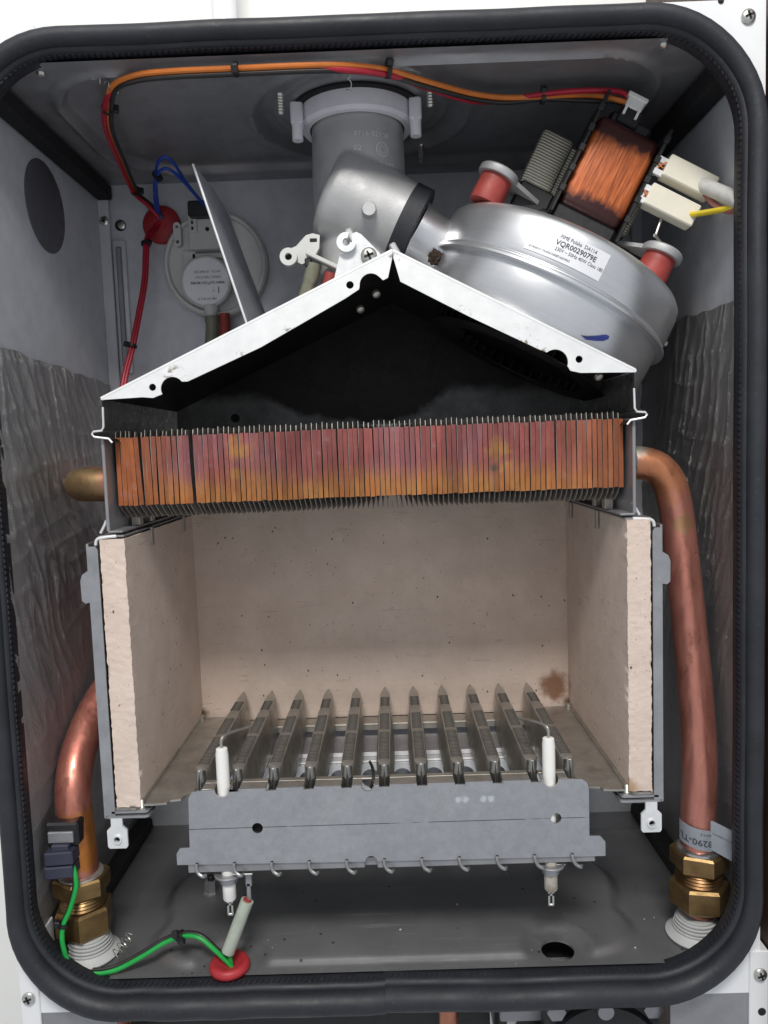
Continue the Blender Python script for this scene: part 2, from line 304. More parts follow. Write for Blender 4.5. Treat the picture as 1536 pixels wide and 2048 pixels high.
# ------------------------------------------------------------------ mesh helpers
COL = scene.collection
class MB:
    def __init__(s): s.bm = bmesh.new(); s.mi = 0
    def _f(s, fs):
        for f in fs: f.material_index = s.mi
    def face(s, vs): 
        try: f = s.bm.faces.new(vs); f.material_index = s.mi; return f
        except ValueError: return None
    def box(s, lo, hi, bev=0, rot=None, seg=1):
        c = [(a+b)/2 for a, b in zip(lo, hi)]; d = [max(abs(b-a), 1e-4) for a, b in zip(lo, hi)]
        m = Matrix.Translation(c) @ (rot.to_4x4() if rot else Matrix()) @ Matrix.Diagonal((*d, 1))
        g = bmesh.ops.create_cube(s.bm, size=1, matrix=m); vs = g['verts']
        fs = {f for v in vs for f in v.link_faces}; s._f(fs)
        if bev:
            es = list({e for v in vs for e in v.link_edges})
            r = bmesh.ops.bevel(s.bm, geom=es, offset=bev, segments=seg, profile=.5, affect='EDGES'); s._f(r['faces'])
        return s
    def ring(s, c, ax, ay, prof):
        return [s.bm.verts.new(c + ax*p[0] + ay*p[1]) for p in prof]
    def bridge(s, A, B, closed=True):
        n = len(A)
        for i in range(n if closed else n-1): s.face((A[i], A[(i+1) % n], B[(i+1) % n], B[i]))
    def cyl(s, p0, p1, r0, r1=None, n=24, caps=True):
        p0, p1 = Vector(p0), Vector(p1); return s.lathe([(r0, 0), (r0 if r1 is None else r1, (p1-p0).length)], p0, p1-p0, n, caps)
    def lathe(s, prof, o, axis=(0, 0, 1), n=40, caps=True, ngon_rot=0):
        o = Vector(o); z = Vector(axis).normalized()
        x = (Vector((0, 0, 1)) if abs(z.z) < .9 else Vector((1, 0, 0))).cross(z).normalized(); y = z.cross(x)
        rings = [[s.bm.verts.new(o + z*h + (x*math.cos(a)+y*math.sin(a))*max(r, 1e-3)) for a in [ngon_rot+2*math.pi*i/n for i in range(n)]] for r, h in prof]
        for A, B in zip(rings, rings[1:]): s.bridge(A, B)
        if caps: s.face(rings[0][::-1]); s.face(rings[-1])
        return s
    def tube(s, pts, r, n=12, caps=True, sub=6, smooth=True):
        P = spline(pts, sub) if smooth and len(pts) > 2 else [Vector(p) for p in pts]
        rr_ = r if callable(r) else (lambda k: r)
        T = [(P[min(i+1, len(P)-1)]-P[max(i-1, 0)]).normalized() for i in range(len(P))]
        nrm = T[0].orthogonal().normalized(); prev = None; rings = []
        for i, (p, tg) in enumerate(zip(P, T)):
            nrm = (nrm - tg*nrm.dot(tg)).normalized(); b = tg.cross(nrm); q = rr_(i/(len(P)-1))
            rings.append([s.bm.verts.new(p + nrm*q*math.cos(a) + b*q*math.sin(a)) for a in [2*math.pi*k/n for k in range(n)]])
        for A, B in zip(rings, rings[1:]): s.bridge(A, B)
        if caps: s.face(rings[0][::-1]); s.face(rings[-1])
        return s
    def plate(s, outer, holes=(), to3=lambda a, b: (a, 0, b), ext=(0, 1, 0)):
        """flat sheet with holes: 2D outlines, mapped to 3D, thickened along ext"""
        t = bmesh.new(); es = []
        for loop in [outer, *holes]:
            vs = [t.verts.new(to3(*p)) for p in loop]
            es += [t.edges.new((vs[i], vs[(i+1) % len(vs)])) for i in range(len(vs))]
        bmesh.ops.triangle_fill(t, use_beauty=True, edges=es)
        fs = list(t.faces); r = bmesh.ops.extrude_face_region(t, geom=fs)
        bmesh.ops.translate(t, verts=[v for v in r['geom'] if isinstance(v, bmesh.types.BMVert)], vec=ext)
        bmesh.ops.recalc_face_normals(t, faces=t.faces)
        mp = {v: s.bm.verts.new(v.co) for v in t.verts}
        for f in t.faces: s.face([mp[v] for v in f.verts])
        t.free(); return s
    def grid(s, nu, nv, f):
        V = [[s.bm.verts.new(f(i/nu, j/nv)) for j in range(nv+1)] for i in range(nu+1)]
        for i in range(nu):
            for j in range(nv): s.face((V[i][j], V[i+1][j], V[i+1][j+1], V[i][j+1]))
        return s
    def sweep(s, path, prof, closed=True, k=lambda nz: 1):
        """profile (outward, forward) along an outline in the XZ plane; path items: (x, z, nx, nz, y)"""
        rings = [[s.bm.verts.new((x+nx*a*k(nz), y-b*k(nz), z+nz*a*k(nz))) for a, b in prof] for x, z, nx, nz, y in path]
        m = len(rings)
        for i in range(m if closed else m-1): s.bridge(rings[i], rings[(i+1) % m])
        if not closed: s.face(rings[0]); s.face(rings[-1][::-1])
        return s
    def text(s, body, size, fn, align='CENTER', bold=0, ext=0, xs=1.):
        cu = bpy.data.curves.new('lettering', 'FONT'); cu.body = body; cu.size = size; cu.align_x = align; cu.align_y = 'CENTER'; cu.offset = bold; cu.extrude = ext; cu.resolution_u = 2
        ob = bpy.data.objects.new('lettering', cu); COL.objects.link(ob)
        me = bpy.data.meshes.new_from_object(ob.evaluated_get(bpy.context.evaluated_depsgraph_get()))
        vs = [s.bm.verts.new(fn(v.co.x*xs, v.co.y, v.co.z)) for v in me.vertices]
        for p in me.polygons: s.face([vs[i] for i in p.vertices])
        bpy.data.objects.remove(ob); bpy.data.curves.remove(cu); bpy.data.meshes.remove(me); return s
def spline(pts, sub=6):
    P = [Vector(p) for p in pts]; out = []
    for i in range(len(P)-1):
        a, b, c, d = P[max(i-1, 0)], P[i], P[i+1], P[min(i+2, len(P)-1)]
        for k in range(sub):
            t = k/sub; out.append(.5*((2*b)+(c-a)*t+(2*a-5*b+4*c-d)*t*t+(3*b-a-3*c+d)*t**3))
    return out+[P[-1]]
def circ(cx, cy, r, n=24, a0=0, a1=360):
    full = abs(a1-a0) >= 360
    return [(cx+r*math.cos(R(a0+(a1-a0)*i/(n if full else n-1))), cy+r*math.sin(R(a0+(a1-a0)*i/(n if full else n-1)))) for i in range(n)]
def rrect(x0, x1, z0, z1, r, n=10):
    out = []
    for cx, cz, a in ((x1-r, z1-r, 0), (x0+r, z1-r, 90), (x0+r, z0+r, 180), (x1-r, z0+r, 270)):
        out += [(cx+r*math.cos(R(a+90*i/n)), cz+r*math.sin(R(a+90*i/n))) for i in range(n+1)]
    return out
def tag(o, label=None, cat=None, group=None, kind=None):
    for k, v in (('label', label), ('category', cat), ('group', group), ('kind', kind)):
        if v: o[k] = v
    return o
def thing(name, loc, label, cat, group=None, rot=None):
    o = bpy.data.objects.new(name, None); COL.objects.link(o); o.location = Vector(loc)*S; o.empty_display_size = .01
    if rot: o.rotation_euler = rot
    tag(o, label, cat, group); return o
def root_of(o):
    while o.parent: o = o.parent
    return o
def link(name, me, parent=None):
    o = bpy.data.objects.new(name, me); COL.objects.link(o)
    if parent: o.parent = parent
    return o
def obj(name, mb, mats, parent=None, local=False, angle=35, flat=False, keep=False, origin=None):
    """one mesh object; vertices are given in world mm (or in the parent's own frame if local)"""
    bm = mb.bm; bmesh.ops.recalc_face_normals(bm, faces=bm.faces)
    off = Vector((0, 0, 0))
    if parent and not local: off = root_of(parent).location/S
    if origin: off = Vector(origin)
    bm.transform(Matrix.Scale(S, 4) @ Matrix.Translation(-off))
    me = bpy.data.meshes.new(name); bm.to_mesh(me); bm.free()
    for m in (mats if isinstance(mats, (list, tuple)) else [mats]): me.materials.append(M[m])
    if not flat: me.shade_smooth(); me.set_sharp_from_angle(angle=R(angle))
    o = link(name, me, parent)
    if origin: o.location = Vector(origin)*S
    return o
def solo(name, mb, mats, label, cat, group=None, kind=None, origin=None, **k):
    return tag(obj(name, mb, mats, origin=origin, **k), label, cat, group, kind)
def screw_head(mb, c, ax, r=3.2, h=1.6):
    c = Vector(c); ax = Vector(ax).normalized()
    mb.lathe([(r, 0), (r, h*.5), (r*.8, h*.85), (r*.45, h)], c, ax, 20)
def cross_slot(mb, c, ax, r):
    c = Vector(c); ax = Vector(ax).normalized(); q = ax.to_track_quat('Z', 'Y').to_matrix()
    for a in (20, 110):
        mb.box((c.x-r, c.y-r*.22, c.z-.35), (c.x+r, c.y+r*.22, c.z+.35), rot=q @ Matrix.Rotation(R(a), 3, 'Z'))
def screw(c, ax, r, parent, h=1.8):
    a = MB(); screw_head(a, c, ax, r, h); s_ = obj('screw', a, 'screw', parent)
    b = MB(); cross_slot(b, Vector(c)+Vector(ax).normalized()*h, ax, r*.6); obj('cross_recess', b, 'hole', s_)
    return s_
def cable_tie(parent, p, d, r, head=(0, -1, 0)):
    p, d = Vector(p), Vector(d).normalized(); a = MB()
    a.lathe([(r, -1.1), (r+.7, -1.1), (r+.7, 1.1), (r, 1.1)], p, d, 16, caps=False)
    hd = Vector(head); hd = (hd-d*hd.dot(d)).normalized(); c = p+hd*(r+1.4); q = Matrix((hd, d, hd.cross(d))).transposed()
    a.box((c.x-1.6, c.y-1.7, c.z-1.9), (c.x+1.6, c.y+1.7, c.z+1.9), .3, q)
    return obj('cable_tie', a, 'black_plastic', parent)
def smooth01(a, b, x):
    t = min(1, max(0, (x-a)/(b-a))); return t*t*(3-2*t)
def sdf_rr(x, y, x0, x1, y0, y1, r):
    qx = abs(x-(x0+x1)/2)-(x1-x0)/2+r; qy = abs(y-(y0+y1)/2)-(y1-y0)/2+r
    return math.hypot(max(qx, 0), max(qy, 0))+min(max(qx, qy), 0)-r

# ================================================================== THE SETTING
XL, XR, ZT, YB = -202., 197., 492., 180.
a = MB(); a.box((-1400, 196, -900), (1400, 206, 1700)); wall = obj('wall', a, 'wall', origin=(0, 200, -900)); tag(wall, kind='structure')

# ================================================================== BOILER CASING
cs = thing('boiler_casing', (0, 90, -14), 'open sheet metal boiler casing with white front flange and bare grey interior', 'boiler casing')
def sheet(x0, x1, y0, y1, step, h, hole=None):
    """pressed sheet: height field h(x, y), optionally with one round hole (cx, cy, r)"""
    mb = MB(); nx, ny = int((x1-x0)/step), int((y1-y0)/step)
    X = [x0+(x1-x0)*i/nx for i in range(nx+1)]; Y = [y0+(y1-y0)*j/ny for j in range(ny+1)]
    V = [[mb.bm.verts.new((x, y, h(x, y))) for y in Y] for x in X]
    skip = None
    if hole:
        cx, cy, r = hole; m = r+3
        i0 = max(i for i in range(nx) if X[i] <= cx-m); i1 = min(i for i in range(nx+1) if X[i] >= cx+m)
        j0 = max([j for j in range(ny) if Y[j] <= cy-m] or [0]); j1 = min(j for j in range(ny+1) if Y[j] >= cy+m); skip = (i0, i1, j0, j1)
    for i in range(nx):
        for j in range(ny):
            if skip and i0 <= i < i1 and j0 <= j < j1: continue
            mb.face((V[i][j], V[i+1][j], V[i+1][j+1], V[i][j+1]))
    if skip:
        loop = [V[i][j0] for i in range(i0, i1)]+[V[i1][j] for j in range(j0, j1)]+[V[i][j1] for i in range(i1, i0, -1)]+[V[i0][j] for j in range(j1, j0, -1)]
        A = []; B = []
        for v in loop:
            d = Vector((v.co.x-cx, v.co.y-cy, 0)).normalized(); A.append(mb.bm.verts.new((cx+d.x*r, cy+d.y*r, 0))); B.append(mb.bm.verts.new((cx+d.x*r, cy+d.y*r, -1.2)))
        mb.bridge(loop, A); mb.bridge(A, B)
    return mb
def hceil(x, y):
    z = ZT; d = sdf_rr(x, y, -174, 164, 14, 156, 45)
    z += 3.5*smooth01(3, -3, d) - 3.4*math.exp(-((d-1)/3.2)**2)
    rr = math.hypot(x+5, y-86)
    z += 4.5*smooth01(66, 58, rr) - 3.2*math.exp(-((rr-66)/3)**2) - 2.2*math.exp(-((rr-51)/2.5)**2) - 2.5*smooth01(48, 45, rr)
    return z
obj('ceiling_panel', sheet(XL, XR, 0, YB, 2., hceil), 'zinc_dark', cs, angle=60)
def hfloor(x, y):
    z = 0; d = sdf_rr(x, y, -148, 143, 10, 118, 34)
    bump_ = 6*math.exp(-((y-52)/14)**2)
    d2 = d + (bump_ if abs(x) > 120 else 0)
    z += 3.6*smooth01(4, -4, d2)
    z += .8*math.exp(-((y-150)/2)**2)
    return z*(1-smooth01(22, 13, math.hypot(x-93, y-16)))*(1-smooth01(24, 15, math.hypot(x+95, y-9)))
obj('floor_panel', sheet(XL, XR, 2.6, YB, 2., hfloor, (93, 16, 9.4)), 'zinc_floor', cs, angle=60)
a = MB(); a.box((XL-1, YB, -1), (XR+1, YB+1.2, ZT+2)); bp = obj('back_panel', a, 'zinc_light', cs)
a = MB(); a.box((-194, 176.6, 354), (-184, 180, 452), 1.4, seg=2); obj('stiffening_rib', a, 'zinc_light', bp)
a = MB(); a.box((-191.3, 175.6, 359), (-186.9, 178, 447), .9); obj('rib_groove', a, 'zinc_dark', bp)
a = MB(); a.cyl((-187.5, 180.2, 463), (-187.5, 179, 463), 4, n=20); obj('screw_hole', a, 'hole', bp)
a = MB(); screw_head(a, (-186.6, 179.2, 463), (0, -1, 0), 3, 1.5); obj('screw', a, 'screw', bp)
for nm, x0, x1 in (('left', XL-1, XL), ('right', XR, XR+1)):
    a = MB(); a.box((x0, 1.4, -1), (x1, YB, ZT+1)); obj('side_panel', a, 'zinc_light', cs)
a = MB(); a.box((XL, 174.5, 0), (XL+8, 176, 484), .5); cf = obj('corner_flange', a, 'zinc_light', cs); screw((-197.6, 174.5, 465), (0, -1, 0), 3.4, cf)
a = MB(); a.box((XR-8, 174.5, 0), (XR, 176, 484), .5); obj('corner_flange', a, 'zinc_light', cs)
# knocked-out round blank in the left wall
a = MB(); a.lathe([(27.5, 0), (27.5, .5), (26.8, .9)], (XL, 84, 448), (1, 0, 0), 48); obj('round_blank', a, 'knockout', cs)
# black foam strips along the four long corners
for x0, x1, z0, z1 in ((XL, XL+11, ZT-12, ZT-1.5), (XR-14, XR, ZT-14, ZT-1.5), (XL, XL+12, .8, 9), (XR-12, XR, .8, 9)):
    a = MB(); a.box((x0, 4, z0), (x1, 176, z1), 1.2); obj('foam_strip', a, 'foam', cs)
# front flange, white, with the round-cornered opening
OX0, OX1, OZ0, OZ1, ORAD = -200.5, 188.5, -1.6, 494.5, 50.
a = MB(); inn = rrect(OX0-1, OX1+1, OZ0-1, OZ1+1, ORAD, 10); FR = (-211, 201.5, -17, 509); cx_, cz_ = (OX0+OX1)/2, (OZ0+OZ1)/2
def to_rim(i, p):
    k, j = divmod(i, 11)
    if j == 5: return ((FR[1], FR[3]), (FR[0], FR[3]), (FR[0], FR[2]), (FR[1], FR[2]))[k]
    right = (k in (0, 3)); topq = (k in (0, 1)); lateral = (j < 5) == (k in (0, 2))
    return ((FR[1] if right else FR[0]), p[1]) if lateral else (p[0], FR[3] if topq else FR[2])
out = [to_rim(i, p) for i, p in enumerate(inn)]
R4 = [[a.bm.verts.new((p[0], y, p[1])) for p in L] for L, y in ((inn, 0), (out, 0), (out, 1.2), (inn, 1.2))]
for i in range(4): a.bridge(R4[i], R4[(i+1) % 4])
ff = obj('front_flange', a, 'white_paint', cs)
for c in ((192.5, 0, 500.5), (-205.9, -1.2, -7), (201, -1.2, -5.3)): screw(c, (0, -1, 0), 3.6, ff, 2.2)
a = MB(); a.cyl((202.2, -1.5, -27.5), (202.2, -1, -27.5), 2.2, n=18); obj('screw_hole', a, 'hole', ff)
a = MB(); a.cyl((179, -.3, 509), (179, .5, 508.4), 1.5, n=18); obj('screw_hole', a, 'hole', ff)
for x0, x1, zt in ((-211, -200.2, 26), (195.4, 206, 8)):
    a = MB(); a.box((x0, -1.2, -95), (x1, 22, zt), .5); obj('corner_post', a, 'white_paint', cs)
for lo_, hi_ in (((-211, 1.2, -95), (-209.8, 188, 509)), ((200.4, 1.2, -95), (201.5, 188, 509)), ((-209.8, 1.2, 507.6), (200.4, 188, 509))):
    a = MB(); a.box(lo_, hi_); obj('outer_skin', a, 'white_paint', cs)
a = MB(); a.box((-200, .2, -40), (-158, 1.4, -17.2)); obj('lower_bracket', a, 'zinc_dark', cs)
a = MB(); a.box((152, .2, -60), (195.2, 1.4, -17.2)); obj('lower_bracket', a, 'zinc_dark', cs)
a = MB(); a.box((-200, 60, -95), (58, 62, -4)); obj('lower_dark_backing', a, 'black_plastic', cs)  # black colour stands in for the shade of the lower compartment
for p in ((-168, 10), (152.5, 6)):
    a = MB(); a.lathe([(2.4, 0), (1.8, 1.4), (.3, 2)], (p[0], p[1], ZT-.2), (0, 0, -1), 14); obj('rivet', a, 'screw', cs)

# ------------------------------------------------------------------ door gasket
def path_rr(x0, x1, z0, z1, r, n=14, m=24):
    P = []
    def seg(p, q, nx, nz, k):
        for i in range(k): P.append((p[0]+(q[0]-p[0])*i/k, p[1]+(q[1]-p[1])*i/k, nx, nz))
    xm = -6.5
    seg((xm, z0), (x1-r, z0), 0, -1, m)
    for cx, cz, a0, nxt in ((x1-r, z0+r, -90, ((x1, z0+r), (x1, z1-r), 1, 0)), (x1-r, z1-r, 0, ((x1-r, z1), (x0+r, z1), 0, 1)), (x0+r, z1-r, 90, ((x0, z1-r), (x0, z0+r), -1, 0)), (x0+r, z0+r, 180, ((x0+r, z0), (xm, z0), 0, -1))):
        for i in range(n): t = R(a0+90*i/n); P.append((cx+r*math.cos(t), cz+r*math.sin(t), math.cos(t), math.sin(t)))
        seg(*nxt, m*2)
    P.append((xm, z0, 0, -1)); return P
GP = path_rr(OX0, OX1, OZ0, OZ1, ORAD)
gk = thing('door_gasket', (-6.5, -4, OZ0), 'thick black rubber door gasket running round the front opening', 'gasket')
N = len(GP)
def wav(i): return noise.noise(Vector((i*.13, 3, 1)))*1.1
path = [(x, z+(1.3*max(0, 1-i/10) if i < 10 else 0), nx, nz, wav(i)) for i, (x, z, nx, nz) in enumerate(GP)]
bulb = [(6.6+4.9*math.cos(R(t)), 5.2+5.4*math.sin(R(t))) for t in range(0, 360, 20)]
a = MB(); a.sweep(path, bulb, False, lambda nz: 1+.32*max(0, -nz)); obj('bulb', a, 'rubber', gk, angle=70)
clip = [(.6, -6.), (-.2, -5.4), (-.3, -1), (-.2, 3.2), (.8, 5.4), (2.6, 5.5), (3, 1), (3, -.5), (1., -.6), (1., -6)]
a = MB(); a.sweep(path, clip, False); cl = obj('clip_strip', a, 'rubber', gk, angle=70)
a = MB(); k = 0.; acc = 0.
for i in range(N-1):
    x, z, nx, nz, y = path[i]; x2, z2 = path[i+1][:2]; L = math.hypot(x2-x, z2-z)
    while acc < L:
        f = acc/L; px, pz = x+(x2-x)*f, z+(z2-z)*f; tx, tz = -nz, nx
        for (o0, y0, y1) in ((-.1, .6, -2.8),):
            c = Vector((px+nx*o0, y+(y0+y1)/2, pz+nz*o0)); q = Matrix((Vector((tx, 0, tz)), Vector((nx, 0, nz)), Vector((0, 1, 0)))).transposed()
            g = bmesh.ops.create_cube(a.bm, size=1, matrix=Matrix.Translation(c) @ (q @ Matrix.Rotation(R(12), 3, 'Y')).to_4x4() @ Matrix.Diagonal((1.8, 1.5, 4.0, 1)))
        acc += 3.1
    acc -= L
o = obj('stitched_ribs', a, 'rubber', cl); tag(o, kind='stuff')

# ------------------------------------------------------------------ foil insulation on both side walls
def foil_sheet(x, sgn, y0, y1, zt0, zt1, seed):
    def f(u, v):
        y = y0+(y1-y0)*u; top = zt0+(zt1-zt0)*u+2.5*noise.noise(Vector((u*9, seed, 0))); z = 1+(top-1)*v
        n = noise.noise(Vector((seed, y*.012+z*.02, z*.006-y*.02)))
        k = smooth01(60, 240, z); w1 = 6*noise.noise(Vector((seed, y*.02, z*.02)))
        r1 = (1-abs(noise.noise(Vector((seed+3, (y+z*.42+w1)*.075, (z-y*.4)*.016)))))**7
        r2 = (1-abs(noise.noise(Vector((seed+5, (y+z*.75+w1)*.12, (z-y)*.02)))))**6
        r3 = (1-abs(noise.noise(Vector((seed+8, (z-y*.1+w1)*.06, y*.012)))))**8
        return (x+sgn*(.8+.6*n+(.15+.85*k)*(1.1*r1+.5*r2)+.6*r3), y, z)
    return MB().grid(130, 230, f)
solo('insulation_sheet', foil_sheet(XL, 1, 1, 173, 354, 346, 2.), 'foil', 'wrinkled grey foil insulation on the wall behind the brass-coloured pipe elbow', 'insulation', 'foil sheets on the side walls', origin=(XL+1, 90, 1), angle=80)
solo('insulation_sheet', foil_sheet(XR, -1, 4, 174, 365, 369, 5.), 'foil', 'wrinkled grey foil insulation on the wall behind the fan and long copper pipe', 'insulation', 'foil sheets on the side walls', origin=(XR-1, 90, 1), angle=80)

# ================================================================== FLUE ELBOW
fx, fy = -7, 84
fl = thing('flue_elbow', (fx, fy, 385), 'cast aluminium flue elbow rising into the pale collar in the ceiling', 'flue pipe')
body = MB(); body.lathe([(27, 0), (28.2, 1), (28.6, 30), (28.6, 60), (27.6, 100)], (fx, fy, 396.5), (0, 0, 1), 72)
bd = Vector((.885, 0, -.466)); b0 = Vector((fx-10, fy-9, 443))
body.lathe([(4, -9.5), (24, -8.6), (27, -7), (29, -3.6), (29.6, 2), (29.0, 14), (27.4, 32), (26.4, 48)], b0, bd, 64)
br = obj('cast_body', body, 'cast', fl)
md = br.modifiers.new('blend', 'REMESH'); md.mode = 'VOXEL'; md.voxel_size = .9*S; md.use_smooth_shade = True
md = br.modifiers.new('soften', 'SMOOTH'); md.factor = .5; md.iterations = 14
me = bpy.data.meshes.new_from_object(br.evaluated_get(bpy.context.evaluated_depsgraph_get())); br.modifiers.clear(); br.data = me; me.shade_smooth()
a = MB(); a.lathe([(4.4, 0), (4.3, 15), (3.7, 16)], (-1, fy-26, 428), (0, -1, -.05), 28); obj('boss', a, 'cast', fl)
for p in ((-12, 414), (13, 405)):
    a = MB(); a.box((p[0]-2, fy-39, p[1]-4), (p[0]+2, fy-26, p[1]+4), .8, Matrix.Rotation(R(-28), 3, 'Y')); obj('cast_lug', a, 'cast', fl)
def on_pipe(cx, cz, r=28.75):
    return lambda x, y, z: (fx+(r+z)*math.sin((cx+x-fx)/28.), fy-(r+z)*math.cos((cx+x-fx)/28.), cz+y)
a = MB(); a.text('8716-52108', 3.9, on_pipe(2, 473.5), ext=.12, xs=1.12); a.text('02', 4, on_pipe(-6.5, 465.5), ext=.12, xs=1.2); a.text('375-4151', 3.4, on_pipe(9.5, 457), ext=.12)
for rr in (4.2,):
    f = on_pipe(8.2, 465.4)
    for t in range(36):
        t0, t1 = R(t*10), R(t*10+10); vs = [a.bm.verts.new(f(q*math.cos(tt), q*math.sin(tt), .15)) for q, tt in ((rr, t0), (rr, t1), (rr-.5, t1), (rr-.5, t0))]; a.face(vs)
    for t in range(0, 360, 30):
        c, s_ = math.cos(R(t)), math.sin(R(t)); vs = [a.bm.verts.new(f(q*c-o_*s_, q*s_+o_*c, .15)) for q, o_ in ((1.4, -.2), (3.4, -.25), (3.4, .25), (1.4, .2))]; a.face(vs)
tag(obj('cast_lettering', a, 'zinc_bright', fl), 'raised part number and date wheel cast into the pipe')
# pale plastic collar with its two clamp lugs
a = MB(); a.lathe([(29, 485.5), (32.6, 485.5), (34.4, 487.5), (35, 497), (29, 497), (29, 485.5)], (fx, fy, 0), (0, 0, 1), 72, caps=False); col_ = obj('collar', a, 'lilac_plastic', fl)
for dx in (-35, 35):
    a = MB(); a.box((fx+dx-3.6, fy-20, 484), (fx+dx+3.6, fy-6, 497), 1); a.cyl((fx+dx, fy-17, 475), (fx+dx, fy-17, 488), 3.2, n=20); obj('clamp_lug', a, 'lilac_plastic', col_)
a = MB(); a.lathe([(35.5, 0), (40, 0), (40, 3), (35.5, 3)], (fx, fy, 496), (0, 0, 1), 64, caps=False); obj('seal_ring', a, 'foam', fl)
for x, y in ((-49, 46), (35.5, 44), (34, 128)):
    a = MB(); a.lathe([(2, 0)]+[(1.9 if i % 2 else 1.3, .8*i) for i in range(1, 14)]+[(1, 11.5)], (x, y, 493), (0, 0, -1), 14); obj('screw_tip', a, 'screw', fl)
c0 = b0+bd*38
a = MB(); a.lathe([(26.6, 0), (27.6, .6), (27.6, 10.4), (26.4, 11)], c0, bd, 56); tag(obj('rubber_coupling', a, 'rubber', fl), 'wide black rubber coupling')

a = MB(); g = bmesh.ops.create_icosphere(a.bm, subdivisions=4, radius=3.6)
for v in a.bm.verts:
    v.co = v.co*(1+.35*noise.noise(v.co*.6)+.3*noise.noise(v.co*2.1)); v.co = Vector((v.co.x*1.1, v.co.y*.8, v.co.z*1.2))+Vector((37, 60, 403))
obj('rusty_residue', a, 'rust', fl)
# ================================================================== FLUE HOOD (gable)
EL, AP, ER = (-146., 323.), (11., 394.), (136.5, 328.)
hd = thing('flue_hood', (-4, 78, 303), 'gabled flue hood with bright notched rim and soot black inside', 'hood')
Y0, Y1 = 5., 151.
nL = Vector((-(AP[1]-EL[1]), AP[0]-EL[0])).normalized(); nR = Vector((AP[1]-ER[1], ER[0]-AP[0])).normalized()
for P, Q, nn in ((EL, AP, nL), (AP, ER, nR)):
    a = MB(); a.box((0, 0, 0), (1, 1, 1)); bmesh.ops.delete(a.bm, geom=a.bm.verts[:], context='VERTS')
    i_ = [(P[0], P[1]), (Q[0], Q[1])]; o_ = [(p[0]+nn.x*1.2, p[1]+nn.y*1.2) for p in i_]
    V = lambda p, y: a.bm.verts.new((p[0], y, p[1]))
    q = [V(i_[0], Y0+1), V(i_[1], Y0+1), V(i_[1], Y1), V(i_[0], Y1)]; r_ = [V(o_[0], Y0+1), V(o_[1], Y0+1), V(o_[1], Y1), V(o_[0], Y1)]
    a.mi = 0; a.face(r_); a.bridge(q, r_); a.mi = 1; a.face(q)
    obj('roof_sheet', a, ['zinc', 'soot'], hd, flat=True)
# folded front rim, left and right leaf, with screw holes and half round notches
def arc(cx, cz, r, a0, a1, n=10): return circ(cx, cz, r, n, a0, a1)
left = [(EL[0]-.5, EL[1]-.3), (-124, 323.4), (-118.5, 322.8), (-114.6, 324.2)] + arc(-107.7, 327.2, 6.3, 205, 35, 12) + [(-99.5, 330.8)]
left += [(-60, 347.2), (-14.5, 370.8), (-7.2, 375.2)] + arc(-.8, 377.2, 6.0, 185, 45, 10) + [(5.6, 379.4), (8.2, 380.6), (10.9, 391.2), (11.0, 394.6)]
a = MB(); a.plate(left, [circ(-118.3, 328.4, 1.9, 16), circ(-11.8, 377.6, 2.0, 16)], lambda p, q: (p, Y0, q), (0, 1, 0)); rl = obj('front_rim', a, 'rim', hd)
right = [(11.4, 394.8), (11.2, 391.2), (14.6, 378.4), (50, 359.2), (86.8, 340.6)] + arc(94.6, 333.8, 6.8, 128, -18, 12) + [(102.6, 329.2), (108, 327.9), (137, 327.2), (137.3, 328.6)]
a = MB(); a.plate(right, [circ(107.2, 335, 1.9, 16)], lambda p, q: (p, Y0, q), (0, 1, 0)); obj('front_rim', a, 'rim', hd)
for P, Q in ((EL, AP), (AP, ER)):
    a = MB(); a.tube([(P[0], Y0+.9, P[1]+.4), (Q[0], Y0+.9, Q[1]+.4)], 1.1, 10, smooth=False); obj('rolled_edge', a, 'rim', hd)
a = MB(); a.plate([(-146, 303), (136.5, 303), (136.5, 328), (11, 394), (-146, 323)], [], lambda p, q: (p, Y1, q), (0, 1, 0)); hb = obj('back_sheet', a, 'soot_back', hd)
a = MB(); a.cyl((-104, Y1+.2, 317), (-104, Y1-.4, 317), 3.2, n=18); obj('screw_hole', a, 'hole', hb)
a = MB(); a.box((-127, Y1-2.2, 299), (117, Y1-.5, 309.5), .4); obj('ledge_strip', a, 'steel_dull', hd)
for sg, xx in ((-1, EL[0]), (1, ER[0])):
    prof = [(xx, 323 if sg < 0 else 327.5), (xx-sg*.2, 319), (xx+sg*.1, 308.5), (xx+sg*1.2, 306.6), (xx+sg*5.6, 306.2), (xx+sg*6.6, 304.9), (xx+sg*5.4, 303.4), (xx-sg*2.2, 302.2), (xx-sg*4, 300)]
    a = MB(); q = [[a.bm.verts.new((x, y, z)) for x, z in prof] for y in (Y0+1.5, Y1)]
    a.bridge(q[0], q[1], False); r = bmesh.ops.solidify(a.bm, geom=a.bm.faces[:], thickness=.9)
    a.bm.normal_update()
    for f in a.bm.faces: f.material_index = 1 if (abs(f.normal.y) > .5 or f.calc_center_median().x*sg > abs(xx)-.2) else 0
    obj('side_skirt', a, ['soot', 'steel'], hd)
    a = MB(); a.tube([(x, Y0+1.4, z) for x, z in prof[1:]], .6, 8, smooth=False); obj('skirt_edge', a, 'zinc_bright', hd)
for x, z, y in ((-8, 370.5, 40), (1.5, 375.5, 24), (119, 325.6, 12)):
    a = MB(); a.lathe([(2.4, 0), (2.2, 1.6), (1, 2.4)], (x, y, z+1), (.3, -.6, -.7), 14); obj('rivet', a, 'steel_dull', hd)

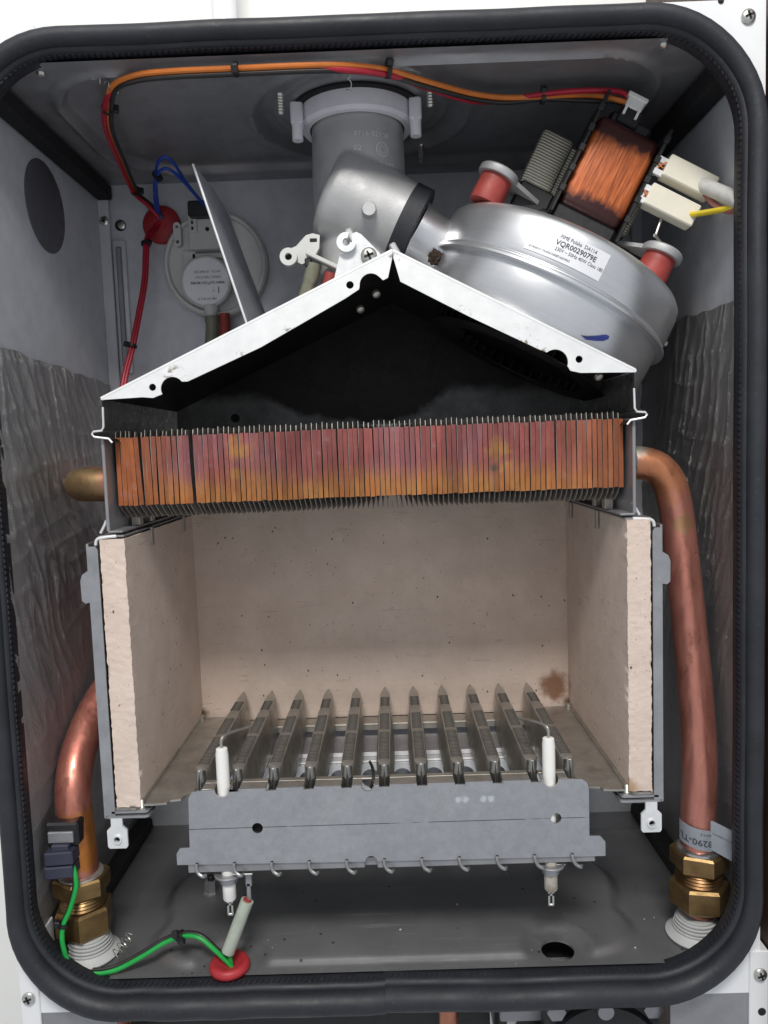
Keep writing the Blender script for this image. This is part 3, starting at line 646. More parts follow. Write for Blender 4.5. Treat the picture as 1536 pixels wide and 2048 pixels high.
# hooked bracket, air baffle, hose holder standing on the hood
hk = thing('hooked_bracket', (-8, 20, 381), 'small pale plate with open ring hook beside the hood ridge', 'bracket')
a = MB(); a.plate([(-21.3, 381.2), (-20.8, 384.6), (-17.3, 396.8), (-14.5, 397.6), (-11.1, 400), (-10.3, 404.6), (-10.6, 407.6), (-8, 408.6), (-5.3, 407.2), (4, 397.3), (5.6, 394), (5.6, 393)], [], lambda p, q: (p, 20, q), (0, 1.4, 0)); obj('back_plate', a, 'zinc_bright', hk)
a = MB(); oc, ic = circ(-13.4, 402.6, 5.2, 26, -5, -290), circ(-13.4, 402.6, 2.0, 22, -290, -5)
a.plate(oc+ic, [], lambda p, q: (p, 16.5, q), (0, 3.4, 0)); obj('ring_hook', a, 'zinc_bright', hk)
screw((-1.6, 20, 395.6), (0, -1, 0), 4.4, hk, 2.4)
bf = thing('air_baffle', (-72, 95, 360), 'tilted plain steel baffle plate standing on the hood before the pressure switch', 'baffle plate')
def fbaf(u, v):
    y = 45+105*u; z = 360.6+(95.4-1.5*u)*v; x = -72.2-27.6*v+2.2*math.sin(math.pi*u)*v+3.2*u*(1-v)
    return (x, y, z)
a = MB(); a.grid(16, 10, fbaf); bmesh.ops.solidify(a.bm, geom=a.bm.faces[:], thickness=.9); obj('sheet', a, 'zinc_light', bf, angle=30)
a = MB(); a.tube([fbaf(0, .02), fbaf(0, .5), fbaf(0, 1)], .75, 8); obj('cut_edge', a, 'zinc_bright', bf)

hh = thing('hose_holder', (-40, 60, 388), 'grey plastic hose holder with round eyelet left of the flue elbow', 'hose holder')
a = MB(); a.plate([(-50.5, 410.5), (-45, 412.6), (-39, 418.6), (-35, 419.6), (-30.8, 418.4), (-31.5, 411), (-35.5, 404.5), (-42, 402), (-46, 404)], [], lambda p, q: (p, 60, q), (0, 3, 0)); obj('body', a, 'grey_plastic', hh)
a = MB(); a.box((-36.8, 59.6, 414.6), (-32.6, 60.2, 416.6), .2); obj('slot', a, 'hole', hh)
a = MB(); a.lathe([(2.1, 0), (5.1, 0), (5.1, 5), (2.1, 5), (2.1, 0)], (-49.4, 61, 405.8), (0, -1, 0), 32, caps=False); e_ = obj('eyelet', a, 'grey_plastic', hh)
a = MB(); a.cyl((-49.4, 59.5, 405.8), (-49.4, 60, 405.8), 2.2, n=20); obj('eyelet_bore', a, 'hole', e_)
a = MB(); a.box((-40, 54, 401.5), (-19, 62, 404), .5, Matrix.Rotation(R(27), 3, 'Y')); obj('arm', a, 'grey_plastic', hh)
a = MB(); a.box((-40, 55.5, 399.5), (-36, 60, 404.5), .6); obj('clip', a, 'black_plastic', hh)
a = MB(); a.tube([(-34.8, 59, 401.5), (-36.5, 59, 395), (-40, 60, 386), (-44, 61, 377), (-45.5, 61.4, 374)], lambda k: 4.4 if k < .35 else 3.9, 18); solo('sensing_hose', a, 'hose', 'olive silicone hose dropping from the hose holder beside the flue', 'hose', 'silicone hoses', origin=(-45.5, 61.4, 374))
a = MB(); a.tube([(-25, 58, 396), (-26.4, 58.4, 391), (-28, 58.8, 386), (-29.4, 59, 382.5)], 3.6, 16); solo('sensing_hose', a, 'brick_rubber', 'short dark red hose under the hose holder beside the hooked bracket', 'hose', 'silicone hoses', origin=(-29.4, 59, 382.5))

# ================================================================== PRESSURE SWITCH
px_, pz_ = -116.5, 430.
ps = thing('pressure_switch', (px_, 180, 391), 'round grey plastic air pressure switch on the back wall', 'pressure switch')
a = MB(); a.lathe([(38, 0), (38.4, 4), (38, 11), (36.6, 12.5), (34.8, 12.4), (33.8, 9.5), (33, 9), (8, 9)], (px_, 180, pz_), (0, -1, 0), 72); obj('housing', a, 'grey_plastic', ps)
a = MB(); a.lathe([(18.4, 0), (18.4, 9), (17.6, 9.6), (17, 9.2)], (-122.5, 172, 416.5), (0, -1, 0), 48); lb = obj('label_boss', a, 'grey_plastic', ps)
a = MB(); a.lathe([(16.6, 0), (16.6, .4)], (-122.5, 162.9, 416.5), (0, -1, 0), 48); obj('label_disc', a, 'label', lb)
a = MB(); pf = lambda cx, cz: (lambda x, y, z: (cx+x, 162.3, cz+y))
for txt, sz, cx, cz, b in (('RES.89018  TG-4H', 2.5, -121, 423.2, 0), ('743.0/78Pa 18.0kPa', 2.4, -120.6, 419.4, 0), ('8MHM HE2.g7/2 H8M6', 2.6, -121.3, 415.4, .04), ('>', 4, -117.3, 409.6, 0), ('1', 6.5, -113.6, 409.8, .1), ('8 718 643 884', 2.3, -122, 404, 0)): a.text(txt, sz, pf(cx, cz), bold=b)
obj('printed_text', a, 'ink_grey', lb, flat=True)
a = MB(); a.box((-133, 160, 439), (-104, 172, 464), 1); a.box((-131, 158.6, 450), (-126, 160.4, 460), .4); obj('terminal_block', a, 'grey_plastic', ps)
a = MB(); a.cyl((-119, 160.2, 452.5), (-119, 159.6, 452.5), 1.5, n=14); a.box((-130, 158.2, 456), (-128.6, 158.7, 458.2)); a.box((-130, 158.2, 452), (-128.6, 158.7, 454.2)); obj('terminal_slot', a, 'hole', ps)
a = MB(); a.box((-130.5, 152, 459.5), (-113, 166, 470.5), 1); obj('black_plug', a, 'black_plastic', ps)
a = MB(); a.plate(rrect(-144.6, -139.4, 442.5, 459.5, 2.5, 5), [circ(-142, 456.3, 1.2, 12), circ(-142, 445.7, 1.2, 12)], lambda p, q: (p, 164.5, q), (0, 7, 0)); obj('mounting_ear', a, 'grey_plastic', ps)
a = MB(); a.box((-140, 168, 410), (-130, 171, 440), .6); a.box((-133, 168, 434), (-104, 171, 438), .5); obj('moulded_step', a, 'grey_plastic', ps)
a = MB(); a.lathe([(5.5, 0), (5, 4), (4, 6), (4, 12)], (-120.6, 166, 399.5), (0, 0, -1), 24); obj('hose_spigot', a, 'grey_plastic', ps)
a = MB(); a.tube([(-120.6, 166, 392), (-120.5, 166, 384), (-121.5, 165, 372), (-122, 163, 345)], lambda k: 5.2 if k < .2 else 4.7, 18); solo('switch_hose', a, 'hose', 'olive silicone hose below the round pressure switch', 'hose', 'silicone hoses', origin=(-122, 163, 345))
a = MB(); a.tube([(-111.5, 168, 394), (-111.5, 168, 384), (-112.5, 167, 372), (-113, 165, 348)], 4, 16); solo('switch_hose', a, 'brick_rubber', 'dark red hose below the round pressure switch', 'hose', 'silicone hoses', origin=(-113, 165, 348))

# ================================================================== EXHAUST FAN (built in its own tilted frame)
TH = R(27.8)
fan = thing('exhaust_fan', (92.4, 86, 352.2), 'tilted round aluminium exhaust fan with exposed copper coil motor', 'fan', rot=(0, TH, 0))
FM = Matrix.Translation(Vector((92.4, 86, 352.2))) @ Matrix.Rotation(TH, 4, 'Y')
def FL(p): return FM @ Vector(p)
a = MB(); a.lathe([(60, -.6), (73, 0), (74.2, 2), (74.8, 22), (74.8, 25.5)], (0, 0, 0), (0, 0, 1), 96); obj('lower_shell', a, 'spun', fan, True)
a = MB(); a.lathe([(74.6, 25), (78.4, 25.4), (79, 26), (79, 27.4), (78.2, 28.4), (77.4, 28.8)], (0, 0, 0), (0, 0, 1), 96, caps=False); obj('seam_rim', a, 'spun', fan, True)
up = [(77.6, 28), (77.6, 29.4), (76.2, 30.4), (76.6, 32), (76.3, 49), (75.4, 52.6), (73.4, 55), (70.5, 56.4), (66, 56.8), (8, 56.8)]
a = MB(); a.lathe(up, (0, 0, 0), (0, 0, 1), 96); us = obj('upper_shell', a, 'spun', fan, True, angle=60)
# maker's label wrapped on the shell
def on_drum(x0, z0, r=76.95):
    return lambda x, y, z: ((r-.02*max(0, z0+y-46))*math.sin((x0+x)/76.), -(r-.02*max(0, z0+y-46))*math.cos((x0+x)/76.), z0+y)
def wrap(mb, x0, x1, z0, z1, r, n=20):
    f = on_drum(0, 0, r); mb.grid(n, 3, lambda u, v: f(x0+(x1-x0)*u, z0+(z1-z0)*v, 0))
a = MB(); wrap(a, -31, 12.5, 33.2, 48, 76.95); lab = obj('maker_label', a, 'label', us, True)
a = MB()
for txt, sz, x, z, b in (('FIME Polska  DA114', 2.9, -15.5, 45.6, 0), ('VQR0029079E', 3.9, -16.5, 42.1, .06), ('230V ~ 50Hz 40W Class 180', 2.7, -15.5, 38.8, 0), ('4719N0019 1754S001N00871043VR03', 1.7, -29, 35.4, 0)): a.text(txt, sz, on_drum(x, z, 77.1), 'LEFT', b, xs=.86 if sz < 3 else .98)
obj('printed_text', a, 'ink', lab, True, flat=True)
a = MB(); f = on_drum(0, 0, 75.05)
P = [(19, 5), (23, 6.4), (28, 9.2), (33, 12.4), (35, 12.6), (35.4, 11), (33, 8.6), (28, 6.2), (23, 4.4)]
vs = [a.bm.verts.new(f(x-1, y, 0)) for x, y in P]; a.face(vs); obj('marker_stroke', a, 'blue_ink', fan, True)
a = MB(); a.box((76.2, -5, 38), (79.5, 5, 41), .4); obj('shell_tab', a, 'spun', fan, True)
# outlet duct to the coupling, in fan frame
MI = FM.inverted(); d0, d1 = MI @ (c0+bd*7), MI @ Vector((62, 86, 398))
a = MB(); a.lathe([(21, 0), (19.4, 5), (18.6, 12), (19.5, 22), (23, 32)], d0, d1-d0, 48); obj('outlet_duct', a, 'spun', fan, True)
# impeller blades seen from inside the hood
bm0 = MB(); bm0.box((-.5, 46, -9), (.5, 58, -1.8), .15, Matrix.Rotation(R(28), 3, 'Z')); first = obj('impeller_blade', bm0, 'soot', fan, True)
for i in range(1, 40):
    o = first.copy(); COL.objects.link(o); o.rotation_euler = (0, 0, 2*math.pi*i/40)
a = MB(); a.lathe([(44, -9), (59, -9), (59, -9.6), (44, -9.6), (44, -9)], (0, 0, 0), (0, 0, 1), 60, caps=False); obj('impeller_ring', a, 'soot', fan, True)
# motor: spider bracket, laminated core, bobbin, winding
a = MB(); a.box((-30, -28, 56), (30, 24, 72), 2); a.cyl((0, 0, 56), (0, 0, 84), 24, 20, 32); obj('motor_bracket', a, 'black_plastic', fan, True)
pads = [(-60, -34), (44, -38), (56, 42)]
for x, y in pads:
    a = MB(); a.lathe([(9.4, 0), (9.6, 2), (9.2, 16)], (x, y, 56.5), (0, 0, 1), 28); pd = obj('rubber_foot', a, 'brick_rubber', fan, True)
    a = MB(); a.lathe([(11.5, 0), (12, 1), (12, 3.5), (11, 4.6), (6, 4.8)], (x, y, 72), (0, 0, 1), 36); q = obj('foot_washer', a, 'cast', fan, True); q.parent = pd
    a = MB(); d = Vector((-x, -y, 0)).normalized(); e = d.cross(Vector((0, 0, 1)))
    A_ = [Vector((x, y, 73))+e*8, Vector((x, y, 73))-e*8, Vector((0, 0, 71))-e*5, Vector((0, 0, 71))+e*5]
    lo4 = [a.bm.verts.new(p) for p in A_]; hi4 = [a.bm.verts.new(p+Vector((0, 0, 2.4))) for p in A_]; a.face(lo4); a.face(hi4); a.bridge(lo4, hi4); obj('spider_arm', a, 'cast', fan, True)
a = MB(); a.box((-46, -20, 80), (24, 8, 113), 1.2); a.box((-48, -24, 80), (-28, 2, 115), 3, seg=2); obj('laminated_core', a, 'laminate', fan, True)
a = MB(); a.box((-47, -26, 60), (-25, 4, 82), 1.5); obj('core_holder', a, 'black_plastic', fan, True); a = MB(); a.box((18, -24, 60), (38, 4, 76), 1.5); obj('core_holder', a, 'black_plastic', fan, True)
a = MB(); a.box((-23, -43, 73), (15, -8, 127), 4, seg=3); obj('copper_winding', a, 'coil', fan, True)
for x in (-25.5, 15.5):
    a = MB(); a.box((x, -46, 66), (x+2, -4, 138 if x < 0 else 134), .5)
    for zz in (78, 90, 102, 114, 126): a.box((x-.6, -46.6, zz), (x+2.6, -44, zz+4), .3)
    obj('bobbin_cheek', a, 'black_plastic', fan, True)
a = MB(); a.box((-24, -42, 57), (15, -8, 74.2), 2); obj('bobbin_base', a, 'black_plastic', fan, True); a = MB(); a.box((-18, -38, 126), (8, -14, 134), 2); obj('bobbin_cap', a, 'black_plastic', fan, True); a = MB(); a.box((-14, -40, 128), (-1, -28, 138), 1); obj('plug_socket', a, 'black_plastic', fan, True)
for zz in (113, 96):
    a = MB(); a.box((17, -46, zz-4.5), (23, -43.5, zz-1), .3); a.box((17, -46, zz+2.5), (23, -43.5, zz+6), .3); a.box((17, -45, zz-4.5), (19, -42, zz+6), .3); tm = obj('terminal', a, 'zinc_bright', fan, True)
    a = MB(); a.tube([(17, -45, zz+3), (20, -47, zz), (23.5, -45, zz+1)], .35, 6); a.tube([(18, -45, zz-2), (21, -47, zz+3), (23.5, -45, zz+3)], .35, 6); t_ = obj('lead_wire', a, 'wire_orange', fan, True); t_.parent = tm
a = MB(); p0, p1, p2 = [MI @ Vector(p) for p in ((164.4, 44, 416), (160, 41, 406.1), (169, 46, 397))]; a.tube([p0, p1, p1, p2], .8, 8); obj('spring_clip', a, 'screw', fan, True)

# connectors plugged on the motor
def in_fan(name, mb, mat, label, cat, group=None, **k):
    mb.bm.transform(FM); return solo(name, mb, mat, label, cat, group, **k)
for zz, lbl in ((115, 'ivory plug on the motor coil with the thick pale sleeve behind it'), (97, 'ivory plug on the motor coil with the yellow wire')):
    a = MB(); off = 2 if zz > 110 else 0
    a.box((20+off, -49, zz-6.3), (50+off, -39.5, zz+6.3), .7); in_fan('motor_plug', a, 'ivory', lbl, 'connector', 'ivory plugs on the fan motor', origin=FL((38, -44, zz-6)))
a = MB(); a.box((-13, -41, 137), (-3, -30, 144), .5); a.box((-14, -41.5, 142.5), (-2, -29.5, 145), .4); a.box((-12.4, -42, 132), (-11, -40.6, 138)); a.box((-5, -42, 132), (-3.6, -40.6, 138)); in_fan('harness_plug', a, 'ceramic', 'small white wire plug on top of the motor coil', 'connector', origin=FL((-7, -36, 144)))
a = MB(); a.tube([(178, 47, 439), (185, 42, 434), (189, 26, 424), (191.5, 10, 415), (193, 4, 411)], 4.2, 16); solo('sleeved_cable', a, 'sleeve_white', 'thick pale sleeved cable leaving the upper ivory plug', 'cable', origin=(188, 44, 433))
a = MB(); a.tube([(186, 43, 432), (187, 36, 425), (188, 28, 418), (190, 16, 411), (193, 8, 410)], 1.7, 10); solo('motor_wire', a, 'wire_pink', 'brownish pink wire curving below the pale sleeved cable', 'wire', origin=(186, 43, 432))
a = MB(); a.tube([(176, 42, 417), (181, 34, 415.2), (186, 22, 413), (190.5, 13, 411.9), (194, 8, 412)], 1.6, 10); solo('motor_wire', a, 'wire_yellow', 'yellow wire running from the lower ivory plug to the gasket', 'wire', origin=(176, 42, 416))

# ================================================================== HEAT EXCHANGER
hx = thing('heat_exchanger', (-4, 85, 250), 'finned copper heat exchanger block with heat tinted fin edges', 'heat exchanger')
HOFF = Vector((-4, 85, 250))
def fin_mesh(seed, amp=.12):
    random.seed(seed); a = MB(); a.mi = 0
    nseg = 6; ph = random.uniform(0, 6); cu = [random.uniform(-.12, .12)+amp*2*(math.sin(ph+2.6*q/nseg)-math.sin(ph)) for q in range(nseg+1)]; ct = random.uniform(-.15, .15)
    L_ = [a.bm.verts.new((-1.18+cu[i]*.5, .0+.10*abs(i/nseg-.5), 37.6*i/nseg)) for i in range(nseg+1)]; Rr = [a.bm.verts.new((1.22+cu[i]*.5, .16+ct+.1*abs(i/nseg-.5), 37.6*i/nseg)) for i in range(nseg+1)]
    Lb = [a.bm.verts.new((v.co.x, v.co.y+.35, v.co.z)) for v in L_]; Rb = [a.bm.verts.new((v.co.x, v.co.y+.35, v.co.z)) for v in Rr]
    a.bridge(L_, Rr, False); a.bridge(Lb, Rb, False); a.bridge(L_, Lb, False); a.bridge(Rr, Rb, False); a.face((L_[0], Rr[0], Rb[0], Lb[0])); a.face((L_[-1], Rr[-1], Rb[-1], Lb[-1]))
    a.mi = 1
    P = [(.25, 0), (2.2, -1.2), (4.5, -3.4), (12, -7.8), (118, -7.8), (118, 41), (4, 41), (1.6, 41+random.uniform(-.6, .8)), (1.0, 38.4), (.25, 37.6)]
    A_ = [a.bm.verts.new((-1.2+(.5*min(1, max(0, -z)/3)), y, z)) for y, z in P]; B_ = [a.bm.verts.new((v.co.x+.32, v.co.y, v.co.z)) for v in A_]; a.face(A_); a.face(B_[::-1]); a.bridge(A_, B_)
    bm = a.bm; bmesh.ops.recalc_face_normals(bm, faces=bm.faces); bm.transform(Matrix.Scale(S, 4)); me = bpy.data.meshes.new('fin'); bm.to_mesh(me); bm.free()
    me.materials.append(M['fin']); me.materials.append(M['fin_plate']); return me
FMESH = [fin_mesh(100+i, .03+.02*i) for i in range(9)]; BENT = [fin_mesh(200+i, .34) for i in range(5)]
random.seed(11); NF = 98; pitch = (133.2+144.4)/(NF-1)
for i in range(NF):
    x = -144.4+pitch*i; lean = random.gauss(0, .16); x += random.gauss(0, .07)
    if 2 < i < 16: lean = .5+.9*math.sin(i*.45)*.6; x += .35*math.sin(i*1.7)
    if i == 14: x -= .5
    if i in (5, 9, 15): x += .45
    if 78 < i < 88: lean -= .25
    o = link('fin', BENT[i % 5] if (2 < i < 17 or i in (82, 84, 85)) else FMESH[(i*5+i//9) % 9], hx); o.location = (Vector((x, 20+random.uniform(-.25, .25), 265.2+random.uniform(-.3, .3)+.9*(i/NF)))-HOFF)*S
    o.rotation_euler = (0, R(-lean), 0)
for x0, x1 in ((-149.2, -147.4), (136.2, 138)):
    sg = 1 if x0 < 0 else -1; xi = x1 if x0 < 0 else x0
    a = MB(); a.box((x0, 9, 252), (x1, 150, 303.5), .4); a.box((xi-1 if sg > 0 else xi-7, 9, 251.2), (xi+7 if sg > 0 else xi+1, 150, 252.4), .3); obj('side_plate', a, 'zinc_dark', hx)
    a = MB(); a.box((x0-1, 26, 253), (x1+1, 26.8, 302)); bmesh.ops.delete(a.bm, geom=a.bm.verts[:], context='VERTS')
    a.tube([(x0-4*sg, 11, 251.2), (x0-1.5*sg, 11, 255.5), (x0-.4*sg, 11, 258)], .8, 8); obj('spring_lip', a, 'zinc_bright', hx)
    for yy in (40, 62): 
        b = MB(); b.box((xi+4*sg-2.5, yy, 252), (xi+4*sg+2.5, yy+7, 262), .5); obj('inner_tab', b, 'steel_dull', hx)
a = MB(); a.box((-145, 138, 258), (135, 139.5, 303), .3); obj('rear_plate', a, 'steel_dull', hx)

# ================================================================== COMBUSTION CHAMBER
cc = thing('combustion_chamber', (-4, 78, 79), 'open combustion chamber lined with cream fibre boards', 'combustion chamber')
def rough_board(x0, x1, y0, y1, z0, z1, amp, nx, ny, nz):
    a = MB(); a.box((x0, y0, z0), (x1, y1, z1))
    es = {0: [], 1: [], 2: []}
    for e in a.bm.edges:
        d = e.verts[1].co-e.verts[0].co; k = max(range(3), key=lambda i: abs(d[i])); es[k].append(e)
    for k, n in ((0, nx), (1, ny), (2, nz)):
        cur = [e for e in a.bm.edges if max(range(3), key=lambda i: abs((e.verts[1].co-e.verts[0].co)[i])) == k]
        if n > 1: bmesh.ops.subdivide_edges(a.bm, edges=cur, cuts=n-1, use_grid_fill=True)
    for v in a.bm.verts:
        q = v.co*.35; front = smooth01(y0+3, y0, v.co.y)
        v.co += Vector(((noise.noise(q)*.6+noise.noise(q*3.1)*.4)*amp*(.12+front*.7), noise.noise(q*2.2+Vector((7, 0, 0)))*amp*front*.7, noise.noise(q+Vector((0, 9, 0)))*amp*.3))
    return a
a = rough_board(-152.5, -139, 6.5, 151, 98, 248, .9, 8, 20, 110); tag(obj('insulation_board', a, 'board', cc, angle=80), 'cream fibre board on the side of the brass-coloured elbow')
a = rough_board(132, 144.6, 6.5, 151, 98, 249, .9, 8, 20, 110); tag(obj('insulation_board', a, 'board', cc, angle=80), 'cream fibre board on the side of the long copper pipe')
a = MB(); a.box((-139.5, 150, 94), (132.5, 162, 262), .5); tag(obj('insulation_board', a, 'board', cc), 'rear cream fibre board with brown scorch mark')
for sg, xo, xi in ((-1, -159.5, -153.6), (1, 150.5, 145.6)):
    lo_x, hi_x = min(xo, xi), max(xo, xi)
    a = MB(); a.box((xo-.6, 7, 92), (xo+.6, 164, 246)); obj('steel_side', a, 'zinc', cc)
    zt = 244.5
    pts = [(xi, 92), (xo, 92), (xo, 212)]+[(xo+sg*.3, 214), (xo+sg*2.6, 213.5), (xo+sg*4.4, 215), (xo+sg*4.6, 226), (xo+sg*3.4, 229.4), (xo, 231.5)]+[(xo, zt), (xi+sg*1.2, zt), (xi, zt-2)]
    a = MB(); a.plate(pts, [], lambda p, q: (p, 6, q), (0, 1.2, 0)); obj('front_flange', a, 'zinc', cc)
    a = MB(); a.tube([(xi-sg*10, 8, 249.6), (xi-sg*4, 8, 249.2), (xi+sg*.5, 8, 248.2), (xi+sg*1.6, 8, 245)], .9, 8); obj('top_lip', a, 'zinc_bright', cc)
    a = MB(); a.box((min(xi, -145*0+xi-sg*14), 8, 249), (max(xi, xi-sg*14), 150, 250), .2); obj('top_strip', a, 'zinc_dark', cc)
    # foot with screw ear
    xc = (-152.6 if sg < 0 else 143.6)
    ear = [(xc-3.2, 92.5), (xc-3.2, 88), (xc-5.6, 85.6)]+[(xc-5.6, 76.4), (xc-4.6, 75.2), (xc+4.6, 75.2), (xc+5.6, 76.4)]+[(xc+5.6, 85.6), (xc+3.2, 88), (xc+3.2, 92.5)]
    a = MB(); a.plate(ear, [circ(xc, 80.6, 1.7, 18)], lambda p, q: (p, 4.6, q), (0, 1.4, 0)); er = obj('screw_ear', a, 'zinc_bright', cc)
    a = MB(); a.lathe([(1.7, 0), (2.7, 0), (2.5, 1.2), (1.7, 1.2)], (xc, 4.7, 80.6), (0, -1, 0), 20, caps=False); obj('extruded_rim', a, 'zinc_bright', er)
    a = MB(); a.cyl((xc, 9, 80.6), (xc, 9.6, 80.6), 3, n=16); obj('ear_bore', a, 'hole', er)
    fx0, fx1 = sorted((xo, xi-sg*19.5))
    a = MB(); a.plate(rrect(fx0, fx1, 4.8, 30, 3, 5), [], lambda p, q: (p, q, 92.4), (0, 0, 1.3)); a.plate(rrect(fx0+1, fx1+.6*sg, 6, 30, 3, 5), [], lambda p, q: (p, q, 94.6), (0, 0, 1.2)); obj('base_foot', a, 'zinc', cc)
    sx = xi-sg*14.2
    a = MB(); a.lathe([(3.4, 0), (3.4, .8), (2, 1)]+[(2 if k % 2 else 1.6, 1+.55*k) for k in range(1, 9)]+[(1.2, 5.8)], (sx, 9, 95.6), (0, 0, 1), 16); obj('stud', a, 'screw', cc)
    a = MB(); a.lathe([(4.6, 0), (4.6, 1.2), (2.2, 1.4), (2.2, 6), (1.4, 6.6)], (sx-sg*1.5, 142, 95.6), (0, 0, 1), 16); obj('stud', a, 'steel_dull', cc)
    # lip holding the board, and clips over its top
    x1_ = xi-sg*14.8
    a = MB(); a.box((x1_-.5, 10, 95), (x1_+.5, 146, 101), .3); a.box((min(x1_, x1_+sg*16), 8, 95.6), (max(x1_, x1_+sg*16), 148, 97), .2); obj('board_lip', a, 'steel_dull', cc)
    for yy in ((52, 124) if sg < 0 else (60, 128)):
        a = MB(); a.box((x1_-.7, yy, 238.5), (x1_+.7, yy+5, 250), .4); obj('board_clip', a, 'steel_dull', cc)
a = MB(); a.box((-160, 163, 92), (151, 164.2, 256)); obj('steel_back', a, 'zinc', cc)

# ================================================================== BURNER
bu = thing('gas_burner', (-3.5, 75, 60), 'eleven-bar gas burner with bright slotted front plate', 'burner')
BX = [-107+20.75*i for i in range(11)]
def bar_mesh():
    prof = [(0, 115.3), (2.2, 115.1), (3.5, 114.3), (3.9, 112.6), (3.9, 110), (3.4, 104), (4.8, 99), (5.4, 93), (4.6, 87), (2.2, 83)]
    full = prof+[(-x, z) for x, z in prof[::-1] if x > 0]
    st = [(13, .16, 0, .86), (14.2, .32, 0, .94), (16, .66, 0, .98), (19, 1., 0, 1), (60, 1.02, 0, 1), (66, 1.1, 0, 1), (104, 1.08, 0, 1), (110, .96, 0, 1), (138, .96, 0, 1), (142, .8, .6, 1.0), (147, .16, 1.8, 1.0)]
    a = MB(); rings = []
    for y, k, dz, kz in st: rings.append([a.bm.verts.new((x*k, y, 96+(z-96)*kz+dz*(1 if z > 110 else 0))) for x, z in full])
    for A_, B_ in zip(rings, rings[1:]): a.bridge(A_, B_)
    a.face(rings[0]); a.face(rings[-1][::-1]); return a
bm_ = bar_mesh(); bm_.bm.transform(Matrix.Translation((0, -75, -60))); bmesh.ops.recalc_face_normals(bm_.bm, faces=bm_.bm.faces); bm_.bm.transform(Matrix.Scale(S, 4))
bme = bpy.data.meshes.new('burner_bar'); bm_.bm.to_mesh(bme); bme.materials.append(M['steel_dull']); bme.shade_smooth(); bme.set_sharp_from_angle(angle=R(30))
sl = MB()
for y in [21+2.1*k for k in range(52)]:
    if 62 < y < 66 or 96 < y < 110: continue
    sl.box((-3.0, y, 113.3), (3.0, y+.75, 115.42))
sl.bm.transform(Matrix.Translation((0, -75, -60))); sl.bm.transform(Matrix.Scale(S, 4)); sme = bpy.data.meshes.new('flame_slots'); sl.bm.to_mesh(sme); sme.materials.append(M['slot'])
ns = MB()
for sg in (-1, 1):
    ns.grid(4, 8, lambda u, v: (sg*(.4+2.7*math.sin(u*1.5)*(1-.2*v)), 11.6+3.8*u*u, 101+14.6*v-1.6*u*u))
    ns.tube([(sg*.7, 11.2, 100.5), (sg*.8, 11, 108), (sg*.3, 11.6, 115.6)], .4, 6)
ns.bm.transform(Matrix.Translation((0, -75, -60))); ns.bm.transform(Matrix.Scale(S, 4)); nme = bpy.data.meshes.new('bar_nose'); ns.bm.to_mesh(nme); nme.materials.append(M['steel']); nme.shade_smooth()
for x in BX:
    b = link('burner_bar', bme, bu); b.location = ((x+3.5)*S, 0, 0)
    q = link('flame_slots', sme, b); q['kind'] = 'stuff'
    link('bar_nose', nme, b)
# front plate with folded shelf
def notch(x): return [(x-4, 108.4), (x-4, 105.6), (x+4, 105.6), (x+4, 108.4)]
fp = [(-119.5, 66), (-119.5, 72.5), (-117.5, 75.6), (-112, 75.8), (-111.2, 104), (-109, 107.6)]
top = []
for i, x in enumerate(BX):
    if i in (0, 10): continue
    top += [(x-2.9, 108.4), (x-2.9, 107), (x+2.9, 107), (x+2.9, 108.4)]
mid = [(-15.8, 108.4)]+circ(-12.4, 108.4, 3.6, 10, 180, 360)+[(-8.8, 108.4)]
el = lambda x: [(x-4.5, 108.4)]+circ(x, 108.0, 4.2, 8, 180, 360)+[(x+4.5, 108.4)]
allp = sorted([(BX[i], 'n') for i in range(1, 10)]+[(-12.4, 'm'), (-92.6, 'e'), (88, 'e')])
for x, k in allp: fp += {'n': [(x-2.9, 108.4), (x-2.9, 107), (x+2.9, 107), (x+2.9, 108.4)], 'm': mid, 'e': el(x)}[k]
fp += [(105, 108), (107.6, 106), (108.6, 103), (108.6, 75.6), (114.5, 75.4), (117.3, 72), (117.3, 63.8)]
fp += [(-8.4, 64.6)]+[(p[0], p[1]) for p in circ(-12, 64.5, 3.4, 9, 0, 180)]+[(-15.6, 64.7)]
a = MB(); a.plate(fp, [circ(-74, 85.8, 3, 24), circ(90.4, 86.2, 3, 24)], lambda p, q: (p, 2, q), (0, 1.1, 0)); pl = obj('front_plate', a, 'plate', bu)
a = MB(); a.box((86, 6.2, 82), (95, 8, 91), .5); obj('hole_backing', a, 'steel_dull', pl)
a = MB(); a.box((-78, 6.2, 82), (-70, 8, 91), .5); obj('hole_backing', a, 'hole', pl)
segs = [-109]+[v for x in BX for v in (x-2.9, x+2.9)]+[107]
a = MB()
for i in range(1, len(segs)-1, 1):
    pass
for i in range(10):
    x0, x1 = BX[i]+3.0, BX[i+1]-3.0
    if -15.8 > x0 and -8.8 < x1: sp = ((x0, -15.6), (-9.2, x1))
    elif x0 < -92.6 < x1: sp = ((x0, -97.2), (-88, x1))
    elif x0 < 88 < x1: sp = ((x0, 83.4), (92.6, x1))
    else: sp = ((x0, x1),)
    for q0, q1 in sp: a.box((q0, 3.1, 107.3), (q1, 15, 108.3), .25)
    a.box((x0, 11, 107.2), (x1, 15.2, 108.4), .2)
obj('top_shelf', a, 'steel_dull', bu)
a = MB(); a.box((-114, 3.2, 60.4), (-15.6, 9, 65.6), .4); a.box((-8.6, 3.2, 60), (112, 9, 65.2), .4); a.box((-16, 6, 60.4), (-8, 9, 65), .2); obj('bottom_return', a, 'zinc_dark', bu)
hk0 = None
